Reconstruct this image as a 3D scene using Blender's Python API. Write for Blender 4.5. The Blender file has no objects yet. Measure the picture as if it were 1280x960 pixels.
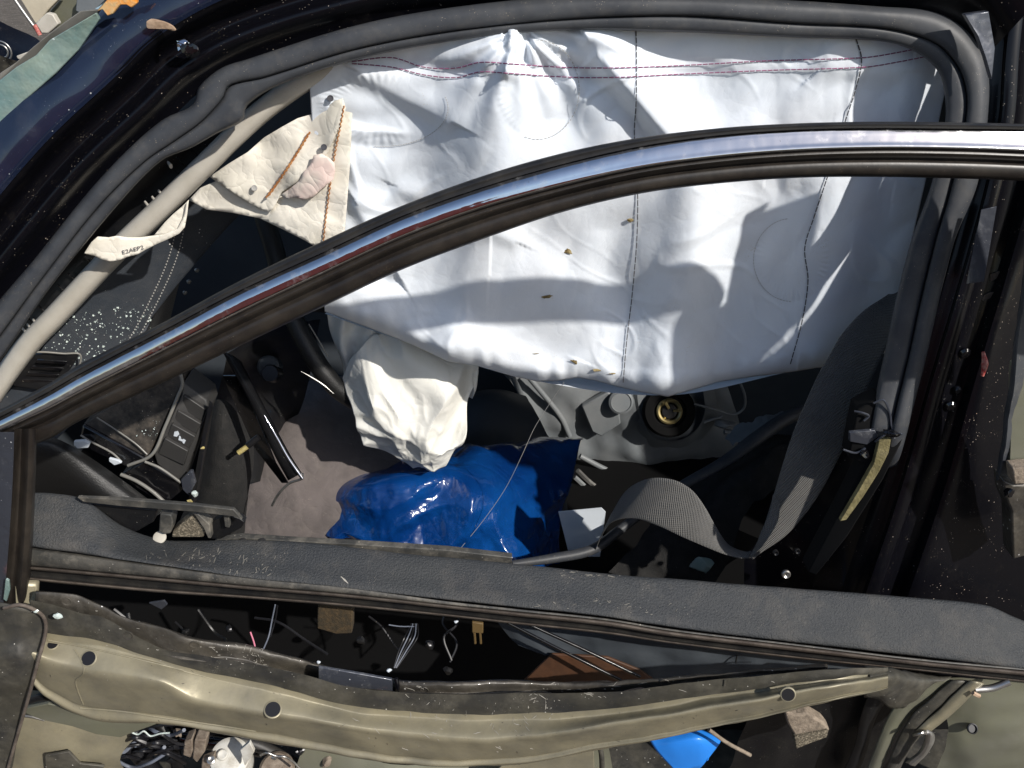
import bpy, bmesh, math, random
from mathutils import Vector, noise, geometry
R = math.radians
random.seed(7)
S = bpy.context.scene
COL = S.collection
# ------------------------------------------------------------------ camera, sky, sun, exposure
CAM = Vector((0, -0.953, 1.65)); PITCH = 30.0; FPX = 1108.0
cd = bpy.data.cameras.new('camera'); cam = bpy.data.objects.new('camera', cd); COL.objects.link(cam)
cam.location = CAM; cam.rotation_euler = (R(90 - PITCH), 0, 0)
cd.sensor_width = 36; cd.lens = 36 * FPX / 1280; cd.clip_start = 0.02; cd.clip_end = 500
S.camera = cam
SUN = Vector((0.62, -0.60, 0.62)).normalized()       # direction towards the sun
el = math.asin(SUN.z); az = math.atan2(SUN.x, SUN.y)
w = bpy.data.worlds.new('World'); S.world = w; w.use_nodes = True
nt = w.node_tree; bg = nt.nodes['Background']
sky = nt.nodes.new('ShaderNodeTexSky'); sky.sky_type = 'NISHITA'; sky.sun_disc = False
sky.sun_elevation = el; sky.sun_rotation = az; sky.dust_density = 0.9; sky.air_density = 1.0
nt.links.new(sky.outputs[0], bg.inputs[0]); bg.inputs[1].default_value = 0.125
sd = bpy.data.lights.new('sun', 'SUN'); sd.energy = 4.8; sd.angle = R(0.9); sd.color = (1, 0.95, 0.88)
so = bpy.data.objects.new('sun', sd); COL.objects.link(so); so.location = (2, -3, 4)
so.rotation_euler = (-SUN).to_track_quat('-Z', 'Y').to_euler()
S.view_settings.view_transform = 'Standard'; S.view_settings.look = 'None'
S.view_settings.exposure = 0.08; S.view_settings.gamma = 1.0
S.cycles.max_bounces = 8

# ------------------------------------------------------------------ helpers
cp, sp_ = math.cos(R(PITCH)), math.sin(R(PITCH))
def P(px, py, Y):
    """world point seen in the photograph at (px, py) that lies on the lateral plane Y"""
    u = (px - 640) / FPX; v = (480 - py) / FPX
    d = Vector((u, cp + sp_ * v, -sp_ + cp * v))
    return CAM + d * ((Y - CAM.y) / d.y)

def cr(a, b, c, d, t):
    return 0.5 * ((2*b) + (c-a)*t + (2*a-5*b+4*c-d)*t*t + (3*b-a-3*c+d)*t*t*t)
def herm(P0, P1, P2, P3, k0, k1, k2, k3, t):
    # non uniform catmull rom on knots
    dt = k2-k1
    m1 = (P2-P0)/max(k2-k0, 1e-6)*dt; m2 = (P3-P1)/max(k3-k1, 1e-6)*dt
    t2, t3 = t*t, t*t*t
    return P1*(2*t3-3*t2+1) + m1*(t3-2*t2+t) + P2*(-2*t3+3*t2) + m2*(t3-t2)
def spline(pts, knots, n, lin=False):
    out = []; K = knots[-1]; j = 0
    for i in range(n):
        s = K*i/(n-1)
        while j < len(pts)-2 and s > knots[j+1]: j += 1
        t = (s-knots[j])/max(knots[j+1]-knots[j], 1e-9)
        if lin: out.append(pts[j].lerp(pts[j+1], t)); continue
        p0 = pts[j-1] if j > 0 else pts[j]*2-pts[j+1]; k0 = knots[j-1] if j > 0 else knots[j]-(knots[j+1]-knots[j])
        p3 = pts[j+2] if j+2 < len(pts) else pts[j+1]*2-pts[j]; k3 = knots[j+2] if j+2 < len(pts) else knots[j+1]*2-knots[j]
        out.append(herm(p0, pts[j], pts[j+1], p3, k0, knots[j], knots[j+1], k3, t))
    return out
def knots_of(rows):
    n = len(rows[0]); k = [0.0]
    for i in range(1, n):
        k.append(k[-1]+max(1e-4, sum((r[i]-r[i-1]).length for r in rows)/len(rows)))
    return k
def link(name, me, mat, parent, root):
    o = bpy.data.objects.new(name, me); COL.objects.link(o)
    if mat: me.materials.append(mat)
    if parent is not None: o.parent = parent
    return o
class Thing:
    """an Empty at the thing's base; parts are meshes in its local frame"""
    def __init__(s, name, label, cat, loc, group=None):
        s.loc = Vector(loc); s.o = bpy.data.objects.new(name, None); COL.objects.link(s.o)
        s.o.empty_display_size = 0.05; s.o.location = s.loc
        s.o['label'] = label; s.o['category'] = cat
        if group: s.o['group'] = group
ORI = {}
def base_of(parent):
    if parent is None: return Vector((0, 0, 0))
    if isinstance(parent, Thing): return parent.loc
    return ORI[parent.name]
def make(name, verts, faces, mat, parent, smooth=True, sharp=40, thick=0, bevel=0, uvs=None, loc=None, label=None, off=-1, sub=0):
    b = base_of(parent) if parent is not None else Vector(loc or (0, 0, 0))
    me = bpy.data.meshes.new(name); me.from_pydata([tuple(v-b) for v in verts], [], faces); me.update()
    if uvs:
        ul = me.uv_layers.new(name='UVMap')
        for p in me.polygons:
            for li in p.loop_indices: ul.data[li].uv = uvs[me.loops[li].vertex_index]
    if smooth:
        me.polygons.foreach_set('use_smooth', [True]*len(me.polygons))
        if sharp < 180: me.set_sharp_from_angle(angle=R(sharp))
    po = parent.o if isinstance(parent, Thing) else parent
    o = link(name, me, mat, po, None)
    if parent is None: o.location = b
    ORI[o.name] = b
    if thick:
        m = o.modifiers.new('thick', 'SOLIDIFY'); m.thickness = thick; m.offset = off
    if bevel:
        m = o.modifiers.new('bev', 'BEVEL'); m.width = bevel; m.segments = 2; m.limit_method = 'ANGLE'; m.angle_limit = R(35)
    if sub:
        m = o.modifiers.new('sub', 'SUBSURF'); m.levels = sub; m.render_levels = sub
    if label: o['label'] = label
    return o
def tagged(o, label, cat, group=None, kind=None):
    if kind: o['kind'] = kind
    if label: o['label'] = label
    if cat: o['category'] = cat
    if group: o['group'] = group
    return o
def loft(name, rows, mat, parent, n=80, m=4, lin=False, rlin=False, disp=None, thick=0.0, sharp=40, fn=None, bevel=0, loc=None, label=None, off=-1):
    """surface through rows of pixel-and-depth control points; disp=(amp, scale) dents along Y"""
    W = [[Vector(p) if isinstance(p, Vector) else P(*p) for p in r] for r in rows]
    if len({len(r) for r in W}) > 1:
        W = [spline(r, knots_of([r]), 24, lin) for r in W]
    k = knots_of(W); L = [spline(r, k, n, lin) for r in W]
    cols = []
    for i in range(n):
        c = [L[j][i] for j in range(len(L))]
        kk = knots_of([c]); 
        if len(c) == 2 or rlin:
            out = []
            for j in range(len(c)-1):
                for q in range(m): out.append(c[j].lerp(c[j+1], q/m))
            out.append(c[-1])
        else:
            out = []
            for j in range(len(c)-1):
                p0 = c[j-1] if j > 0 else c[j]*2-c[j+1]; k0 = kk[j-1] if j > 0 else kk[j]*2-kk[j+1]
                p3 = c[j+2] if j+2 < len(c) else c[j+1]*2-c[j]; k3 = kk[j+2] if j+2 < len(c) else kk[j+1]*2-kk[j]
                for q in range(m): out.append(herm(p0, c[j], c[j+1], p3, k0, kk[j], kk[j+1], k3, q/m))
            out.append(c[-1])
        cols.append(out)
    M = len(cols[0]); verts = []; uvs = []
    for i in range(n):
        acc = 0
        for j in range(M):
            v = cols[i][j].copy()
            if j: acc += (cols[i][j]-cols[i][j-1]).length
            uvs.append((k[-1]*i/(n-1), acc))
            if disp: v.y += disp[0]*noise.noise(v*disp[1]) + disp[0]*.5*noise.noise(v*disp[1]*2.7)
            if fn: v = fn(v, i/(n-1), j/(M-1))
            verts.append(v)
    faces = [(i*M+j, i*M+j+1, (i+1)*M+j+1, (i+1)*M+j) for i in range(n-1) for j in range(M-1)]
    return make(name, verts, faces, mat, parent, True, sharp, thick, bevel, uvs, loc, label, off)
def rows_xy(xs, ys, Ys):
    out = []
    for y, Y in zip(ys, Ys):
        out.append([(x, yy, (Y(x, yy) if callable(Y) else (Y[i] if isinstance(Y, (list, tuple)) else Y))) for i, (x, yy) in enumerate(zip(xs, y))])
    return out
def tube(name, pts, r, mat, parent, n=None, seg=10, flat=1.0, cap=True, lin=False, loc=None, label=None, wpts=False):
    W = [Vector(p) if (wpts or isinstance(p, Vector)) else P(*p) for p in pts]
    k = knots_of([W]); n = n or max(2, len(W)*6 if len(W) > 2 else 2)
    C = spline(W, k, n, lin or len(W) == 2)
    rs = r if isinstance(r, (list, tuple)) else [r, r]
    verts = []; faces = []; up = Vector((0, 0, 1)); uvs = []
    t0 = (C[1]-C[0]).normalized()
    if abs(t0.z) > .9: up = Vector((1, 0, 0))
    N = (up - t0*up.dot(t0)).normalized()
    for i in range(n):
        t = (C[min(i+1, n-1)]-C[max(i-1, 0)]).normalized()
        N = (N - t*N.dot(t)).normalized(); B = t.cross(N)
        f = i/(n-1)*(len(rs)-1); a = int(min(f, len(rs)-2)); rr = rs[a]*(1-(f-a))+rs[a+1]*(f-a)
        for q in range(seg):
            th = 2*math.pi*q/seg
            verts.append(C[i]+N*(rr*math.cos(th))+B*(rr*flat*math.sin(th))); uvs.append((k[-1]*i/(n-1), q/seg))
    for i in range(n-1):
        for q in range(seg):
            faces.append((i*seg+q, i*seg+(q+1) % seg, (i+1)*seg+(q+1) % seg, (i+1)*seg+q))
    if cap:
        faces.append(tuple(range(seg))[::-1]); faces.append(tuple((n-1)*seg+q for q in range(seg)))
    return make(name, verts, faces, mat, parent, True, 50, uvs=uvs, loc=loc, label=label)
def slab(name, poly, depth, mat, parent, bevel=0.0008, loc=None, label=None, dirv=(0, 1, 0), disp=None, smooth_line=0):
    """outline plate: front face through the points, depth pushed away along dirv"""
    W = [Vector(p) if isinstance(p, Vector) else P(*p) for p in poly]
    if smooth_line:
        k = knots_of([W+[W[0]]]); W = spline(W+[W[0]], k, smooth_line+1)[:-1]
    n = len(W); D = Vector(dirv).normalized()*depth
    tris = geometry.tessellate_polygon([[Vector((v.x, v.z, 0)) if abs(D.normalized().y) > .5 else Vector((v.x, v.y, 0)) for v in W]])
    verts = W + [v+D for v in W]
    nrm = (W[tris[0][1]]-W[tris[0][0]]).cross(W[tris[0][2]]-W[tris[0][0]])
    flip = nrm.dot(D) > 0
    faces = []
    for a, b, c in tris:
        faces.append((c, b, a) if flip else (a, b, c)); faces.append((n+a, n+b, n+c) if flip else (n+c, n+b, n+a))
    faces += [(i, (i+1) % n, n+(i+1) % n, n+i) for i in range(n)]
    o = make(name, verts, faces, mat, parent, True, 30, bevel=bevel, loc=loc, label=label)
    bm = bmesh.new(); bm.from_mesh(o.data); bmesh.ops.recalc_face_normals(bm, faces=bm.faces)
    bmesh.ops.dissolve_limit(bm, angle_limit=R(1), verts=bm.verts, edges=bm.edges)
    bm.to_mesh(o.data); bm.free(); o.data.polygons.foreach_set('use_smooth', [True]*len(o.data.polygons)); o.data.set_sharp_from_angle(angle=R(30))
    return o
def disc(name, c, axis, prof, mat, parent, seg=32, loc=None, label=None):
    """lathe: prof = [(radius, height along axis)]"""
    c = Vector(c); A = Vector(axis).normalized(); U = A.orthogonal().normalized(); V = A.cross(U)
    verts = []; faces = []
    for r, h in prof:
        for q in range(seg):
            th = 2*math.pi*q/seg; verts.append(c+A*h+U*(r*math.cos(th))+V*(r*math.sin(th)))
    for i in range(len(prof)-1):
        for q in range(seg):
            faces.append((i*seg+q, i*seg+(q+1) % seg, (i+1)*seg+(q+1) % seg, (i+1)*seg+q))
    faces.append(tuple(range(seg))[::-1]); faces.append(tuple((len(prof)-1)*seg+q for q in range(seg)))
    return make(name, verts, faces, mat, parent, True, 35, loc=loc, label=label)
def box(name, lo, hi, mat, parent, bevel=0.002, loc=None, label=None):
    x0, y0, z0 = lo; x1, y1, z1 = hi
    v = [Vector(p) for p in [(x0,y0,z0),(x1,y0,z0),(x1,y1,z0),(x0,y1,z0),(x0,y0,z1),(x1,y0,z1),(x1,y1,z1),(x0,y1,z1)]]
    f = [(3,2,1,0),(4,5,6,7),(0,1,5,4),(1,2,6,5),(2,3,7,6),(3,0,4,7)]
    return make(name, v, f, mat, parent, True, 30, bevel=bevel, loc=loc, label=label)
from mathutils.bvhtree import BVHTree
def hit(px, py, *objs):
    """point and normal where the ray towards (px, py) meets the given built surfaces"""
    d = (P(px, py, 1.0)-CAM).normalized(); best = None
    for o in objs:
        if o.name not in TREES:
            b = ORI[o.name]; TREES[o.name] = BVHTree.FromPolygons([v.co+b for v in o.data.vertices], [tuple(p.vertices) for p in o.data.polygons])
        q = TREES[o.name].ray_cast(CAM, d)
        if q[0] is not None and (best is None or q[3] < best[2]): best = (q[0], q[1] if q[1].dot(d) < 0 else -q[1], q[3])
    return best
TREES = {}
def on(px, py, lift, *objs):
    h = hit(px, py, *objs)
    return h[0]+h[1]*lift if h else None
def crumbs(name, area, count, size, mat, loc, label, cat, seed=1, parent=None, lift=0.0):
    """loose chips scattered on a patch: area(u,v) -> (point, normal)"""
    rnd = random.Random(seed); verts = []; faces = []
    for i in range(count):
        p = area(rnd.random(), rnd.random())
        if p is None: continue
        s = size*(0.35+rnd.random()**3*1.6); b = len(verts)
        ax = Vector((rnd.uniform(-1,1), rnd.uniform(-1,1), rnd.uniform(-1,1))).normalized(); ay = ax.orthogonal().normalized(); az_ = ax.cross(ay)
        for dx, dy, dz in ((-1,-1,-1),(1,-1,-1),(1,1,-1),(-1,1,-1),(-1,-1,1),(1,-1,1),(1,1,1),(-1,1,1)):
            verts.append(p+(ax*dx*rnd.uniform(.5,1)+ay*dy*rnd.uniform(.4,1)+az_*dz*rnd.uniform(.3,.8))*s)
        for f in ((3,2,1,0),(4,5,6,7),(0,1,5,4),(1,2,6,5),(2,3,7,6),(3,0,4,7)): faces.append(tuple(b+q for q in f))
    o = make(name, verts, faces, mat, parent, False, loc=loc)
    o['kind'] = 'stuff'
    if parent is None: o['label'] = label; o['category'] = cat
    return o

# ------------------------------------------------------------------ materials
def mat(name, c, rough=.5, metal=0, coat=0, spec=.5, c2=None, nscale=20, namt=(.4, .65), dust=None, specks=None, bump=(0, 0), bump2=None, trans=0, ior=1.45, weave=None, aniso=None, stretch=(1, 1, 1), alpha=1, sheen=0, crease=None):
    m = bpy.data.materials.new(name); m.use_nodes = True; n = m.node_tree; L = n.links; b = n.nodes['Principled BSDF']
    b.inputs['Roughness'].default_value = rough; b.inputs['Metallic'].default_value = metal
    b.inputs['Coat Weight'].default_value = coat; b.inputs['Coat Roughness'].default_value = .04
    b.inputs['Specular IOR Level'].default_value = spec; b.inputs['Transmission Weight'].default_value = trans; b.inputs['IOR'].default_value = ior
    b.inputs['Sheen Weight'].default_value = sheen
    tc = n.nodes.new('ShaderNodeTexCoord'); mp = n.nodes.new('ShaderNodeMapping'); L.new(tc.outputs['Object'], mp.inputs[0]); mp.inputs['Scale'].default_value = stretch
    def nz(scale, det=6, rg=.6):
        t = n.nodes.new('ShaderNodeTexNoise'); t.inputs['Scale'].default_value = scale; t.inputs['Detail'].default_value = det; t.inputs['Roughness'].default_value = rg
        L.new(mp.outputs[0], t.inputs['Vector']); return t
    def ramp(src, lo, hi):
        r = n.nodes.new('ShaderNodeMapRange'); r.inputs[1].default_value = lo; r.inputs[2].default_value = hi; L.new(src, r.inputs[0]); return r.outputs[0]
    def mix(f, a, bb):
        x = n.nodes.new('ShaderNodeMix'); x.data_type = 'RGBA'; L.new(f, x.inputs[0])
        for s, i in ((a, 6), (bb, 7)):
            if isinstance(s, tuple): x.inputs[i].default_value = (*s, 1)
            else: L.new(s, x.inputs[i])
        return x.outputs[2]
    col = c; rg = None
    if c2: col = mix(ramp(nz(nscale).outputs[0], *namt), c, c2)
    if dust:   # (colour, scale, lo, hi, strength)
        dc, ds, lo, hi, st = dust
        f = ramp(nz(ds, 8, .7).outputs[0], lo, hi)
        mu = n.nodes.new('ShaderNodeMath'); mu.operation = 'MULTIPLY'; mu.inputs[1].default_value = st; L.new(f, mu.inputs[0]); f = mu.outputs[0]
        col = mix(f, col, dc)
        r = n.nodes.new('ShaderNodeMapRange'); r.inputs[3].default_value = rough; r.inputs[4].default_value = .85; L.new(f, r.inputs[0]); rg = r.outputs[0]
        if metal:
            r2 = n.nodes.new('ShaderNodeMapRange'); r2.inputs[3].default_value = metal; r2.inputs[4].default_value = 0; L.new(f, r2.inputs[0]); L.new(r2.outputs[0], b.inputs['Metallic'])
    if specks:  # (colour, scale, radius)
        sc, ss, sr = specks
        v = n.nodes.new('ShaderNodeTexVoronoi'); v.inputs['Scale'].default_value = ss; L.new(mp.outputs[0], v.inputs['Vector'])
        n2 = nz(ss*.25, 3); th = n.nodes.new('ShaderNodeMath'); th.operation = 'MULTIPLY'; L.new(ramp(n2.outputs[0], .45, .75), th.inputs[0]); th.inputs[1].default_value = sr*1.5
        lt = n.nodes.new('ShaderNodeMath'); lt.operation = 'LESS_THAN'; L.new(v.outputs['Distance'], lt.inputs[0]); L.new(th.outputs[0], lt.inputs[1])
        col = mix(lt.outputs[0], col, sc)
    if dust:   # fine peppering of grit inside the dusty areas
        v3 = n.nodes.new('ShaderNodeTexVoronoi'); v3.inputs['Scale'].default_value = 420; L.new(mp.outputs[0], v3.inputs['Vector'])
        m3 = n.nodes.new('ShaderNodeMath'); m3.operation = 'MULTIPLY'; m3.inputs[1].default_value = .34; L.new(ramp(nz(ds*1.7, 4).outputs[0], .5, .85), m3.inputs[0])
        l3 = n.nodes.new('ShaderNodeMath'); l3.operation = 'LESS_THAN'; L.new(v3.outputs['Distance'], l3.inputs[0]); L.new(m3.outputs[0], l3.inputs[1])
        col = mix(l3.outputs[0], col, tuple(min(.8, x*1.1) for x in dc))
    if isinstance(col, tuple): b.inputs['Base Color'].default_value = (*col, 1)
    else: L.new(col, b.inputs['Base Color'])
    if rg: L.new(rg, b.inputs['Roughness'])
    last = None
    def addbump(h, strength, dist):
        nonlocal last
        bp = n.nodes.new('ShaderNodeBump'); bp.inputs['Strength'].default_value = strength; bp.inputs['Distance'].default_value = dist
        L.new(h, bp.inputs['Height'])
        if last: L.new(last, bp.inputs['Normal'])
        last = bp.outputs[0]; L.new(last, b.inputs['Normal'])
    if bump[1]: addbump(nz(bump[0], 4).outputs[0], bump[1], .002)
    if bump2: addbump(nz(bump2[0], 3).outputs[0], bump2[1], .01)
    if crease:  # (scale, strength): ridged network of soft creases
        for q_, (cs, ct) in enumerate(crease):
            t = nz(cs, 2, .5); a1 = n.nodes.new('ShaderNodeMath'); a1.operation = 'SUBTRACT'; a1.inputs[1].default_value = .5; L.new(t.outputs[0], a1.inputs[0])
            a2 = n.nodes.new('ShaderNodeMath'); a2.operation = 'ABSOLUTE'; L.new(a1.outputs[0], a2.inputs[0]); t.inputs['Distortion'].default_value = .6
            a3 = n.nodes.new('ShaderNodeMath'); a3.operation = 'POWER'; a3.inputs[1].default_value = .6; L.new(a2.outputs[0], a3.inputs[0])
            addbump(a3.outputs[0], ct, .012/(1+q_))
    if weave:  # (threads per metre along, across, strength)
        um = n.nodes.new('ShaderNodeMapping'); L.new(tc.outputs['UV'], um.inputs[0]); um.inputs['Rotation'].default_value = (0, 0, weave[3] if len(weave) > 3 else 0)
        w1 = n.nodes.new('ShaderNodeTexWave'); w1.inputs['Scale'].default_value = weave[0]; w1.bands_direction = 'X'; L.new(um.outputs[0], w1.inputs[0])
        w2 = n.nodes.new('ShaderNodeTexWave'); w2.inputs['Scale'].default_value = weave[1]; w2.bands_direction = 'Y'; L.new(um.outputs[0], w2.inputs[0])
        a = n.nodes.new('ShaderNodeMath'); a.operation = 'ADD'; L.new(w1.outputs['Fac'], a.inputs[0]); L.new(w2.outputs['Fac'], a.inputs[1])
        addbump(a.outputs[0], weave[2], .0020 if weave[2] > .5 else .0006)
    return m
DUST = (.30, .26, .20)
M = {}
M['paint'] = mat('dusty_black_navy_paint', (.004, .006, .014), .16, 0, 1, dust=((.10, .09, .08), 30, .50, .95, .15), specks=((.45, .42, .38), 170, .16), bump=(60, .03))
M['paint_blue'] = mat('navy_outer_paint', (.007, .011, .026), .17, 0, 1, c2=(.009, .014, .033), nscale=14, dust=((.18, .18, .2), 26, .52, .95, .18), specks=((.4, .4, .4), 150, .12), bump=(50, .04))
M['paint_black'] = mat('black_gloss_paint', (.0025, .0025, .004), .3, 0, .12, spec=.3, dust=((.10, .085, .065), 24, .58, .98, .2), specks=((.35, .3, .25), 240, .14), bump=(40, .05))
M['rubber'] = mat('grey_rubber_seal', (.034, .037, .043), .5, spec=.4, c2=(.052, .055, .060), nscale=12, dust=(DUST, 45, .5, .9, .16), specks=((.4, .38, .34), 220, .07), bump=(160, .07), bump2=(14, .12))
M['rubber_dark'] = mat('black_rubber', (.012, .012, .013), .5, c2=(.03, .028, .025), nscale=30, dust=((.12, .10, .08), 40, .5, .95, .15), bump=(120, .06))
M['channel'] = mat('matt_black_window_channel', (.012, .010, .009), .38, c2=(.026, .022, .018), nscale=22, dust=((.12, .09, .065), 35, .45, .95, .2), bump=(120, .06), specks=((.4, .36, .3), 300, .06))
M['chrome'] = mat('polished_chrome', (.72, .72, .74), .07, 1, dust=((.35, .32, .28), 60, .55, .95, .35), bump=(25, .015), bump2=(14, .12))
M['cream'] = mat('cream_pillar_plastic', (.50, .47, .41), .5, c2=(.44, .41, .35), nscale=18, dust=(DUST, 50, .55, .95, .35), bump=(260, .06))
M['pad'] = mat('grained_grey_plastic', (.024, .027, .031), .6, c2=(.036, .038, .039), nscale=9, namt=(.35, .7), dust=((.17, .15, .125), 15, .48, .8, .36), specks=((.55, .52, .48), 260, .06), bump=(380, 1.0), bump2=(20, .05))
M['pad_worn'] = mat('worn_grey_plastic', (.035, .035, .033), .55, c2=(.08, .075, .065), nscale=28, dust=((.30, .27, .22), 30, .50, .75, .5), specks=((.6, .55, .48), 180, .1), bump=(160, .3))
M['seal_brown'] = mat('dusty_brown_seal', (.07, .055, .045), .7, c2=(.12, .098, .08), nscale=30, dust=((.26, .22, .18), 60, .45, .85, .4), bump=(300, .2))
M['champagne'] = mat('champagne_primer_metal', (.28, .25, .17), .42, .3, .0, c2=(.18, .165, .12), nscale=13, dust=((.12, .11, .09), 22, .46, .72, .5), specks=((.06, .055, .045), 150, .10), bump=(70, .18), bump2=(13, .16))
M['champ_dirty'] = mat('grimy_bent_metal', (.06, .056, .044), .5, .2, c2=(.03, .03, .03), nscale=14, dust=((.22, .2, .16), 24, .45, .8, .4), specks=((.6, .58, .52), 130, .13), bump=(90, .2), bump2=(16, .3))
M['flange'] = mat('torn_black_metal_flange', (.045, .041, .036), .45, .2, .1, c2=(.075, .066, .052), nscale=18, dust=((.22, .2, .17), 26, .5, .8, .4), specks=((.75, .73, .7), 110, .18), bump=(90, .3), bump2=(22, .4))
M['flange_blue'] = mat('blue_grey_scuffed_flange', (.05, .055, .07), .35, .3, .3, c2=(.11, .03, .035), nscale=10, namt=(.62, .72), dust=((.3, .3, .3), 40, .55, .8, .4), specks=((.7, .7, .7), 120, .12), bump2=(22, .3))
M['plastic'] = mat('black_satin_plastic', (.005, .005, .006), .4, c2=(.009, .009, .009), nscale=30, dust=((.10, .09, .07), 40, .55, .95, .1), specks=((.55, .52, .45), 220, .07), bump=(300, .15))
M['plastic_gloss'] = mat('black_gloss_plastic', (.004, .004, .005), .14, coat=.5, dust=((.12, .10, .08), 50, .55, .95, .2), specks=((.6, .57, .5), 260, .12), bump=(50, .05))
M['dusty_plastic'] = mat('dust_covered_plastic', (.016, .015, .014), .45, dust=((.17, .14, .11), 34, .42, .75, .55), specks=((.55, .5, .42), 260, .12), bump=(200, .2))
M['button'] = mat('charcoal_button_plastic', (.03, .029, .028), .5, dust=((.1, .09, .07), 60, .5, .95, .15), bump=(300, .1))
M['grey_edge'] = mat('grey_trim_edge', (.16, .155, .14), .4, dust=(DUST, 60, .5, .9, .3), bump=(120, .08))
M['dash'] = mat('dark_blue_grey_dash', (.030, .036, .045), .55, c2=(.042, .047, .055), nscale=12, dust=((.14, .13, .12), 40, .5, .9, .22), specks=((.8, .78, .72), 130, .13), bump=(380, .35))
M['leather'] = mat('black_grained_leather', (.010, .010, .010), .38, bump=(500, .4))
M['stitch'] = mat('pale_grey_thread', (.35, .34, .32), .8)
M['airbag'] = mat('white_airbag_nylon', (.69, .74, .80), .62, spec=.25, c2=(.75, .785, .83), nscale=6, dust=((.5, .46, .38), 20, .62, .9, .25), bump=(120, .05), crease=((9, .07), (24, .09), (60, .06)), weave=(900, 900, .10), sheen=.1)
M['airbag_cream'] = mat('cream_airbag_end_cloth', (.72, .68, .58), .7, c2=(.76, .72, .64), nscale=14, dust=((.5, .42, .3), 30, .55, .85, .3), bump=(60, .1), crease=((16, .25), (40, .2)), weave=(800, 800, .12))
M['pink'] = mat('faded_pink_print', (.70, .55, .49), .7, c2=(.73, .66, .57), nscale=22, crease=((18, .3), (40, .2)))
M['wheelbag'] = mat('off_white_airbag_cloth', (.70, .69, .63), .55, c2=(.74, .73, .68), nscale=9, dust=((.48, .44, .36), 18, .55, .85, .25), bump=(80, .08), crease=((14, .22), (34, .16)))
M['thread_black'] = mat('dark_grey_thread', (.06, .06, .07), .8)
M['thread_purple'] = mat('mauve_thread', (.26, .08, .17), .8)
M['thread_rust'] = mat('rust_brown_thread', (.33, .12, .035), .8, c2=(.45, .22, .08), nscale=200)
M['dirt'] = mat('ochre_dirt', (.16, .11, .04), .9, c2=(.30, .24, .12), nscale=120, bump=(300, .6))
M['webbing'] = mat('grey_woven_webbing', (.105, .102, .095), .75, c2=(.125, .12, .11), nscale=40, weave=(120, 85, .9, .5), sheen=.2, bump=(900, .2))
M['bagblue'] = mat('blue_translucent_film', (.003, .05, .24), .16, coat=.7, trans=.5, c2=(.006, .10, .40), nscale=9, crease=((10, .3), (26, .3)))
M['seat'] = mat('greyish_pink_seat_cloth', (.10, .086, .082), .85, c2=(.13, .11, .105), nscale=12, dust=((.3, .26, .22), 30, .5, .9, .25), bump=(700, .25), crease=((11, .35), (28, .25)), weave=(500, 500, .3))
M['carpet'] = mat('charcoal_carpet', (.010, .010, .010), .95, c2=(.018, .017, .016), nscale=60, specks=((.3, .28, .24), 180, .07), bump=(400, .8))
M['far_grey'] = mat('blue_grey_bare_metal_panel', (.15, .165, .175), .5, .1, c2=(.20, .21, .215), nscale=6, dust=((.12, .12, .12), 10, .4, .8, .4), bump2=(8, .3))
M['far_dark'] = mat('dark_slate_trim', (.03, .037, .045), .7, c2=(.04, .047, .055), nscale=8, bump=(60, .2))
M['metal'] = mat('dull_steel', (.42, .41, .39), .35, .9, dust=(DUST, 50, .5, .9, .4), bump=(60, .1))
M['steel_dark'] = mat('dark_steel_tube', (.02, .02, .022), .3, .5, dust=(DUST, 60, .55, .95, .1), bump=(60, .08))
M['brass'] = mat('tarnished_brass', (.42, .34, .16), .4, .7, bump=(80, .1))
M['white_paper'] = mat('white_card', (.52, .56, .60), .8, bump2=(10, .1))
M['glasschip'] = mat('broken_glass_crumbs', (.62, .72, .68), .15, coat=.3, trans=.35, c2=(.8, .86, .82), nscale=300)
M['glass'] = mat('frosted_laminated_glass', (.16, .27, .27), .28, coat=.6, trans=.25, c2=(.28, .36, .30), nscale=14, dust=((.38, .42, .38), 30, .4, .8, .45), specks=((.7, .8, .8), 120, .15), bump2=(40, .3))
M['foam'] = mat('ochre_yellow_foam', (.36, .29, .10), .9, c2=(.42, .36, .18), nscale=60, bump=(250, .8))
M['foam_brown'] = mat('speckled_brown_foam', (.10, .085, .06), .95, c2=(.26, .22, .16), nscale=350, namt=(.5, .6), bump=(450, 1.))
M['orange'] = mat('orange_rust_filler', (.75, .26, .02), .8, c2=(.5, .36, .18), nscale=60, bump=(120, .8))
M['bare'] = mat('tan_bare_scrape', (.50, .36, .25), .6, c2=(.25, .16, .1), nscale=60, bump=(150, .5))
M['copper'] = mat('copper_brown_panel', (.085, .034, .014), .6, c2=(.05, .025, .014), nscale=14, bump2=(20, .4))
M['blueplas'] = mat('bright_blue_plastic', (.02, .20, .68), .35, coat=.2, bump2=(16, .15))
M['cast'] = mat('dusty_white_plastic_housing', (.55, .54, .50), .5, c2=(.42, .40, .35), nscale=40, dust=((.25, .2, .14), 40, .5, .85, .5), bump=(150, .25))
M['conn'] = mat('grimy_brown_connector', (.13, .10, .075), .75, c2=(.22, .18, .14), nscale=90, bump=(200, .5))
M['wood'] = mat('weathered_beige_block', (.26, .21, .16), .85, c2=(.15, .12, .09), nscale=90, bump=(260, .8), specks=((.5, .45, .38), 260, .12))
M['redm'] = mat('red_mark', (.35, .03, .03), .5, c2=(.5, .25, .2), nscale=200)
M['wire_k'] = mat('black_wire', (.01, .01, .012), .4)
M['wire_w'] = mat('pale_blue_wire', (.13, .145, .18), .5)
M['wire_p'] = mat('pink_wire', (.6, .2, .28), .5)
M['deep'] = mat('unlit_black_cavity_paint', (.0022, .0022, .0025), .8, spec=.2)
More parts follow.
